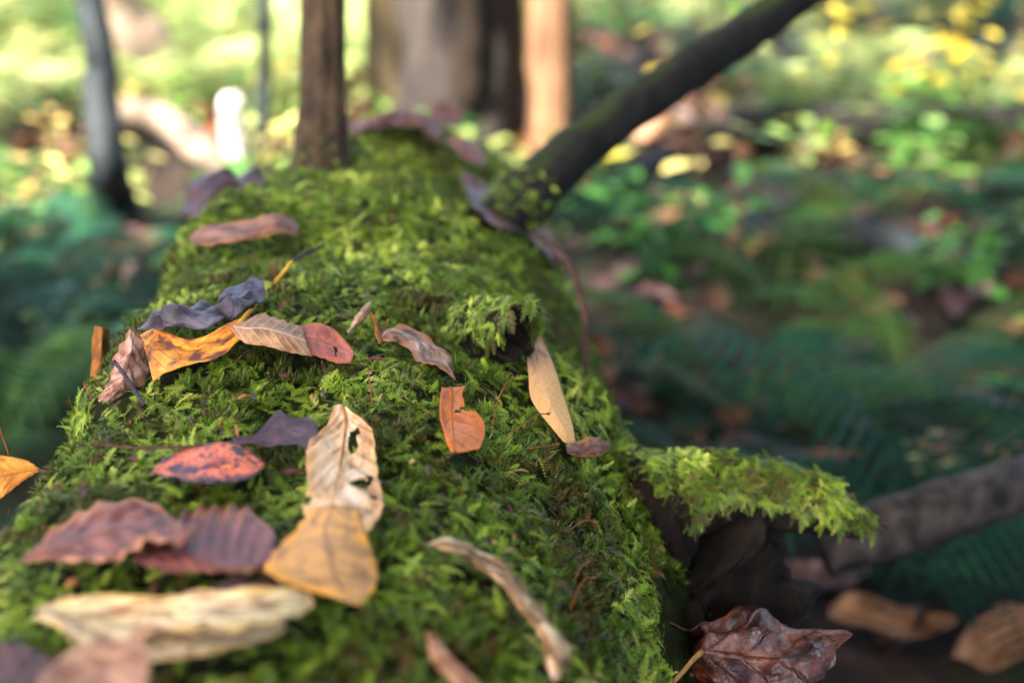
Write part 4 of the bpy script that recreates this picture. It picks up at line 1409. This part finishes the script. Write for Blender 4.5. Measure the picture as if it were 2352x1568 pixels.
def crown_mesh(name, rx, rz, count, size, seed, clumps=40):
    g = np.random.default_rng(seed)
    cl = g.normal(size=(clumps, 3))
    cl /= np.linalg.norm(cl, axis=1, keepdims=True)
    cl *= g.uniform(.25, 1.0, (clumps, 1)) ** .6
    k = g.integers(0, clumps, count)
    p = cl[k] + g.normal(size=(count, 3)) * .17
    p *= np.array([rx, rx, rz])
    d = g.normal(size=(count, 3)); d[:, 2] -= .3
    d /= np.linalg.norm(d, axis=1, keepdims=True)
    u = g.normal(size=(count, 3)); u[:, 2] += 1.2
    M = frames(d, u)
    L = size * g.uniform(.7, 1.3, (count, 1))
    x, y, z = M[:, :, 0], M[:, :, 1], M[:, :, 2]
    V = np.stack([p, p + x * L * .5 + y * L * .3 + z * L * .06, p + x * L, p + x * L * .5 - y * L * .3 + z * L * .06], 1).reshape(-1, 3)
    me = bpy.data.meshes.new(name)
    F = np.arange(count * 4).reshape(-1, 4)
    me.from_pydata(V.tolist(), [], F.tolist())
    me.materials.append(CROWNM)
    a = me.attributes.new("tint", 'FLOAT', 'POINT')
    a.data.foreach_set("value", np.repeat(np.clip(g.normal(.4, .22, count), 0, 1), 4).astype(np.float32))
    me.update()
    return me


BIGCROWN = crown_mesh("crown", 2.3, 1.5, 9000, .13, 3, 70)
OPENCROWN = crown_mesh("crown", 2.2, 1.3, 2000, .13, 5, 30)
LOWCROWN = crown_mesh("crown", 1.9, .65, 9000, .11, 11, 80)
SMALLCROWN = crown_mesh("crown", .9, .8, 1400, .10, 8, 24)


def tree(name, label, base, top, r0, r1, mt, crown=None, chz=5.0, lean_pts=None, group=None, flare=1.6, ridges=9, ramp=.12, csc=1.0):
    e = empty(name, base)
    tag(e, label, "tree", group)
    b = Vector(base)
    pts = lean_pts or [b + Vector((0, 0, -.08)), b + Vector((0, 0, .06)), b + (Vector(top) - b) * .2, b + (Vector(top) - b) * .5, Vector(top)]
    k = len(pts)
    radii = [r0 * flare, r0 * (1 + (flare - 1) * .45)] + [r0 + (r1 - r0) * i / (k - 3) for i in range(k - 2)]
    vs, fs, uv = tube(pts, radii, 28, 60, .14, 6 / max(r0, .02) * .12, ridges, ramp, b.x * 3)
    link_mesh("trunk", rel(vs, e), fs, mt, e)
    if crown is not None:
        tp = Vector(pts[-1])
        c = bpy.data.objects.new("crown", crown)
        COL.objects.link(c)
        c.parent = e
        c.location = (tp.x - b.x, tp.y - b.y, chz - b.z)
        c.rotation_euler = (0, 0, random.random() * 6)
        c.scale = (csc, csc, csc)
        for i in range(5):
            a = i * 1.26 + random.random()
            h = tp.z - random.uniform(.2, .9)
            q = [Vector((tp.x, tp.y, h)), Vector((tp.x + math.cos(a) * .5, tp.y + math.sin(a) * .5, h + .35)), Vector((tp.x + math.cos(a) * 1.2, tp.y + math.sin(a) * 1.2, h + .7))]
            vs, fs, uv = tube(q, [r1 * .5, r1 * .35, r1 * .12], 8, 10, .15, 8)
            link_mesh("limb", rel(vs, e), fs, mt, e)
    return e


BARKGREY = bark_mat("grey_brown_bark", S(19, 16, 15), S(54, 47, 43), None, 22.0, .18, .9, bd=.01)
BARKSHADED = bark_mat("shaded_bark", S(14, 17, 19), S(40, 47, 51), None, 40.0, .4, .7)  # bark colour darkened to stand in for shade on the saplings
BARKPALE = bark_mat("pale_beech_bark", S(84, 72, 60), S(132, 116, 100), None, 18.0, .4, .8)
BARKRUST = bark_mat("rusty_bark", S(70, 48, 33), S(128, 96, 70), None, 26.0, .2, .85)
BARKOLIVE = bark_mat("olive_bark", S(32, 27, 16), S(66, 55, 33), S(80, 90, 34), 26.0, .2, .9, up=.6)

# slim dark sapling at left
b = gpos(262, 520)
tree("sapling", "slim sapling with bark darkened for shade, standing left of the log", b, (0, 0, 0), .030, .02, BARKSHADED, SMALLCROWN, 3.3,
     [Vector((b.x + .02, b.y, b.z - .06)), b + Vector((.005, 0, .06)), P(248, 380, 2.36), P(228, 200, 2.38), P(211, 20, 2.41), b + Vector((-.13, .1, 1.4)), b + Vector((-.3, .2, 2.9))], flare=1.5, ridges=5, ramp=.05)
# thin dark sapling behind
b = gpos(608, 372)
tree("sapling", "very thin dark sapling just left of the upright broken branch", b, (b.x + .18, b.y + .05, 2.6), .0125, .008, BARKSHADED, SMALLCROWN, 3.0, flare=1.7, ridges=0)
# pale sunlit tree
b = gpos(352, 178)
tree("tree", "pale sunlit trunk at upper left behind the shaded sapling", b, (0, 0, 0), .075, .06, BARKPALE, OPENCROWN, 5.2,
     [b + Vector((.05, 0, -.1)), b + Vector((.02, 0, .03)), b + Vector((-.10, 0, .20)), b + Vector((-.16, .02, .5)), b + Vector((-.2, .1, 1.8)), b + Vector((-.3, .2, 4.4))], flare=1.35, ridges=5, ramp=.05)
# big trunk in the centre with a dark hollow, companion, rusty trunk
b = gpos(1055, 318)
BT = tree("tree", "broad grey brown trunk with a dark hollow, behind the far end of the log", b, (b.x + .02, b.y + .3, 5.0), .118, .09, BARKGREY, OPENCROWN, 6.2, flare=1.25, ridges=7, ramp=.10)
hv, hf, _ = tube([b + Vector((.01, -.128, .06)), b + Vector((.022, -.126, .16)), b + Vector((.03, -.122, .30)), b + Vector((.04, -.118, .5)), b + Vector((.045, -.115, .9))],
                 [.020, .034, .026, .016, .012], 16, 30, .2, 12)
link_mesh("hollow", rel(hv, BT), hf, ROT, BT)
b = gpos(905, 312)
tree("tree", "olive brown trunk leaning left of the broad grey trunk", b, (b.x - .02, b.y + .4, 4.2), .050, .04, BARKOLIVE, SMALLCROWN, 4.9, flare=1.25)
b = gpos(1150, 322)
tree("tree", "dark narrow trunk touching the right side of the broad grey trunk", b, (b.x + .03, b.y + .3, 4.5), .045, .035, BARKGREY, SMALLCROWN, 5.0, flare=1.2)
b = gpos(1262, 330)
tree("tree", "rusty sunlit trunk to the right of the broad grey trunk", b, (b.x - .03, b.y + .3, 4.6), .044, .035, BARKRUST, SMALLCROWN, 5.2, flare=1.15)
# unseen trees added around the camera to shade the log and darken its surroundings
tree("tree", "unseen tall beech behind the camera, added so its crown shades the log", (-2.5, -4.1, ground_z(-2.5, -4.1)), (-2.5, -4.1, 5.0), .2, .13, BARKGREY, BIGCROWN, 5.4)
tree("tree", "unseen tall beech left of the camera, added to dapple the ground", (-1.15, 1.3, ground_z(-1.15, 1.3)), (-.6, 1.45, 4.6), .16, .11, BARKGREY, OPENCROWN, 5.0)
tree("tree", "unseen big beech behind and left of the camera, added for more shade on the log", (-4.1, -5.9, ground_z(-4.1, -5.9)), (-4.1, -5.85, 7.0), .2, .14, BARKGREY, BIGCROWN, 7.6)

tree("tree", "unseen shade tree right of the camera, added to darken the right side of the log", (2.6, .1, ground_z(2.6, .1)), (2.6, .1, 2.6), .12, .08, BARKGREY, BIGCROWN, 3.0)  # this and the other hemlocks are unseen, added to block sky light
tree("tree", "unseen shade tree added behind and right of the camera to block sky light", (1.2, -2.6, ground_z(1.2, -2.6)), (1.2, -2.6, 3.2), .12, .08, BARKGREY, BIGCROWN, 3.8)
tree("tree", "unseen low shade tree added to darken the ground to the right of the log", (2.1, .7, ground_z(2.1, .7)), (2.0, .95, 1.6), .06, .03, BARKGREY, LOWCROWN, 1.75)
tree("tree", "unseen low shade tree added farther back to darken the upper right", (2.5, 2.5, ground_z(2.5, 2.5)), (2.3, 2.5, 1.7), .06, .03, BARKGREY, LOWCROWN, 1.9)
tree("tree", "unseen low shade tree left of the camera, added to darken the left ferns", (-2.2, -.5, ground_z(-2.2, -.5)), (-2.15, -.5, 1.6), .06, .03, BARKGREY, LOWCROWN, 1.8, csc=.7)
tree("tree", "unseen open tree to the left, added to dapple the clearing", (-5.3, .1, ground_z(-5.3, .1)), (-5.2, .1, 4.6), .1, .08, BARKGREY, OPENCROWN, 5.0)
tree("tree", "unseen shade tree added far to the right of the fallen grey branch", (4.6, 2.2, ground_z(4.6, 2.2)), (4.6, 2.2, 3.0), .12, .08, BARKGREY, BIGCROWN, 3.4)

# white broken stem, curved pale branch, pale stone
b = gpos(546, 405)
vs, fs, uv = tube([b + Vector((0, 0, -.03)), b + Vector((0, 0, .06)), b + Vector((0, 0, .11)), b + Vector((-.002, 0, .150)), b + Vector((-.004, 0, .168))], [.027, .026, .025, .024, .016], 20, 30, .15, 30)
o = link_mesh("broken_stem", [v - b for v in vs], fs, bark_mat("white_birch_bark", S(176, 168, 156), S(220, 214, 204), None, 30.0, .4, .6))
o.location = b
tag(o, "short white broken stem in the sun left of the upright branch", "stump")
q = [gpos(225, 300) + Vector((0, 0, .03)), gpos(290, 316) + Vector((0, 0, .06)), gpos(360, 340) + Vector((0, 0, .07)), gpos(430, 375) + Vector((0, 0, .06)), gpos(500, 418) + Vector((0, 0, .035)), gpos(560, 460) + Vector((0, 0, .0))]
vs, fs, uv = tube(q, [.010, .026, .031, .032, .028, .008], 20, 50, .15, 14)
o = link_mesh("fallen_branch", [v - q[2] for v in vs], fs, BARKPALE)
o.location = q[2]
tag(o, "pale curved branch lying in the sun beside the white broken stem", "branch")
b = gpos(1175, 262)
bm = bmesh.new()
bmesh.ops.create_icosphere(bm, subdivisions=3, radius=.045)
for v in bm.verts:
    v.co = Vector((v.co.x, v.co.y * .8, v.co.z * .62)) * (1 + .25 * nz(v.co, 30, 2))
me = bpy.data.meshes.new("stone")
bm.to_mesh(me); bm.free()
me.polygons.foreach_set("use_smooth", [True] * len(me.polygons))
me.materials.append(bark_mat("pale_stone", S(150, 158, 156), S(196, 202, 198), None, 40.0, 1.0, .8))
o = bpy.data.objects.new("stone", me)
COL.objects.link(o)
o.location = b + Vector((0, 0, .02))
tag(o, "pale grey stone between the dark narrow trunk and the rusty trunk", "stone")


def far_log(pts, r, label, mt):
    vs, fs, uv = tube(pts, [r * .9, r, r, r * .8], 20, 50, .2, 6, 7, .08, pts[0].x)
    o = link_mesh("fallen_log", [v - pts[1] for v in vs], fs, mt)
    o.location = pts[1]
    tag(o, label, "log")


zr = Vector((0, 0, .04))
far_log([gpos(1680, 345) + zr, gpos(1900, 335) + zr, gpos(2150, 330) + zr, gpos(2500, 345) + zr], .055, "dark log lying across the upper right ground under yellow leaves", DARKBRANCH)
far_log([gpos(1700, 575) + zr, gpos(1850, 590) + zr, gpos(2000, 605) + zr, gpos(2120, 640) + zr], .028, "grey stick lying on the ground near the middle of the right side", BARKSHADED)
far_log([gpos(1340, 500) + zr, gpos(1400, 470) + zr, gpos(1460, 440) + zr, gpos(1540, 400) + zr], .015, "dark stick on the ground just under the slanting branch", BARKSHADED)


# yellow leaved sapling, thin stems
YEL = foliage_mat("yellow_leaf", [(0.0, S(124, 118, 24)), (0.6, S(184, 164, 32)), (1.0, S(206, 188, 66))], .45, .4, .4, inst=False)


def leafy_sapling(b, h, label, mt, nl, size, spread, low=.2):
    e = empty("sapling", b)
    tag(e, label, "sapling")
    vs, fs, uv = tube([Vector((0, 0, -.05)), Vector((.01, 0, h * .5)), Vector((-.01, .01, h))], [.006, .004, .002], 8, 12)
    link_mesh("stem", vs, fs, BARKOLIVE, e)
    g = np.random.default_rng(int(h * 1000))
    V, F, T = [], [], []
    for i in range(nl):
        t = low + (1 - low) * g.random()
        a = g.random() * 6.28
        rr = spread * (.25 + .75 * g.random())
        c = Vector((math.cos(a) * rr, math.sin(a) * rr, h * t + .03 * g.normal()))
        d = Vector((math.cos(a), math.sin(a), -.5 + .5 * g.random())).normalized()
        s = d.cross(Vector((0, 0, 1))).normalized()
        L = size * (.7 + .6 * g.random())
        q = len(V)
        V += [c, c + d * L * .4 + s * L * .28, c + d * L, c + d * L * .4 - s * L * .28]
        F.append((q, q + 1, q + 2, q + 3))
        T += [g.random()] * 4
    o = link_mesh("foliage", V, F, mt, e, smooth=False)
    a = o.data.attributes.new("tint", 'FLOAT', 'POINT')
    a.data.foreach_set("value", np.array(T, dtype=np.float32))
    return e


leafy_sapling(gpos(2170, 275), .36, "sapling with bright yellow leaves at the upper right", YEL, 130, .052, .17)
leafy_sapling(gpos(1930, 215), .25, "smaller yellow leaved sapling left of the bright yellow one", YEL, 60, .048, .11)
leafy_sapling(gpos(1900, 470), .20, "low light green sapling in the right middle ground", CROWNM, 22, .05, .07)
leafy_sapling(gpos(1585, 520), .42, "thin green sapling below the slanting branch", CROWNM, 40, .06, .14)
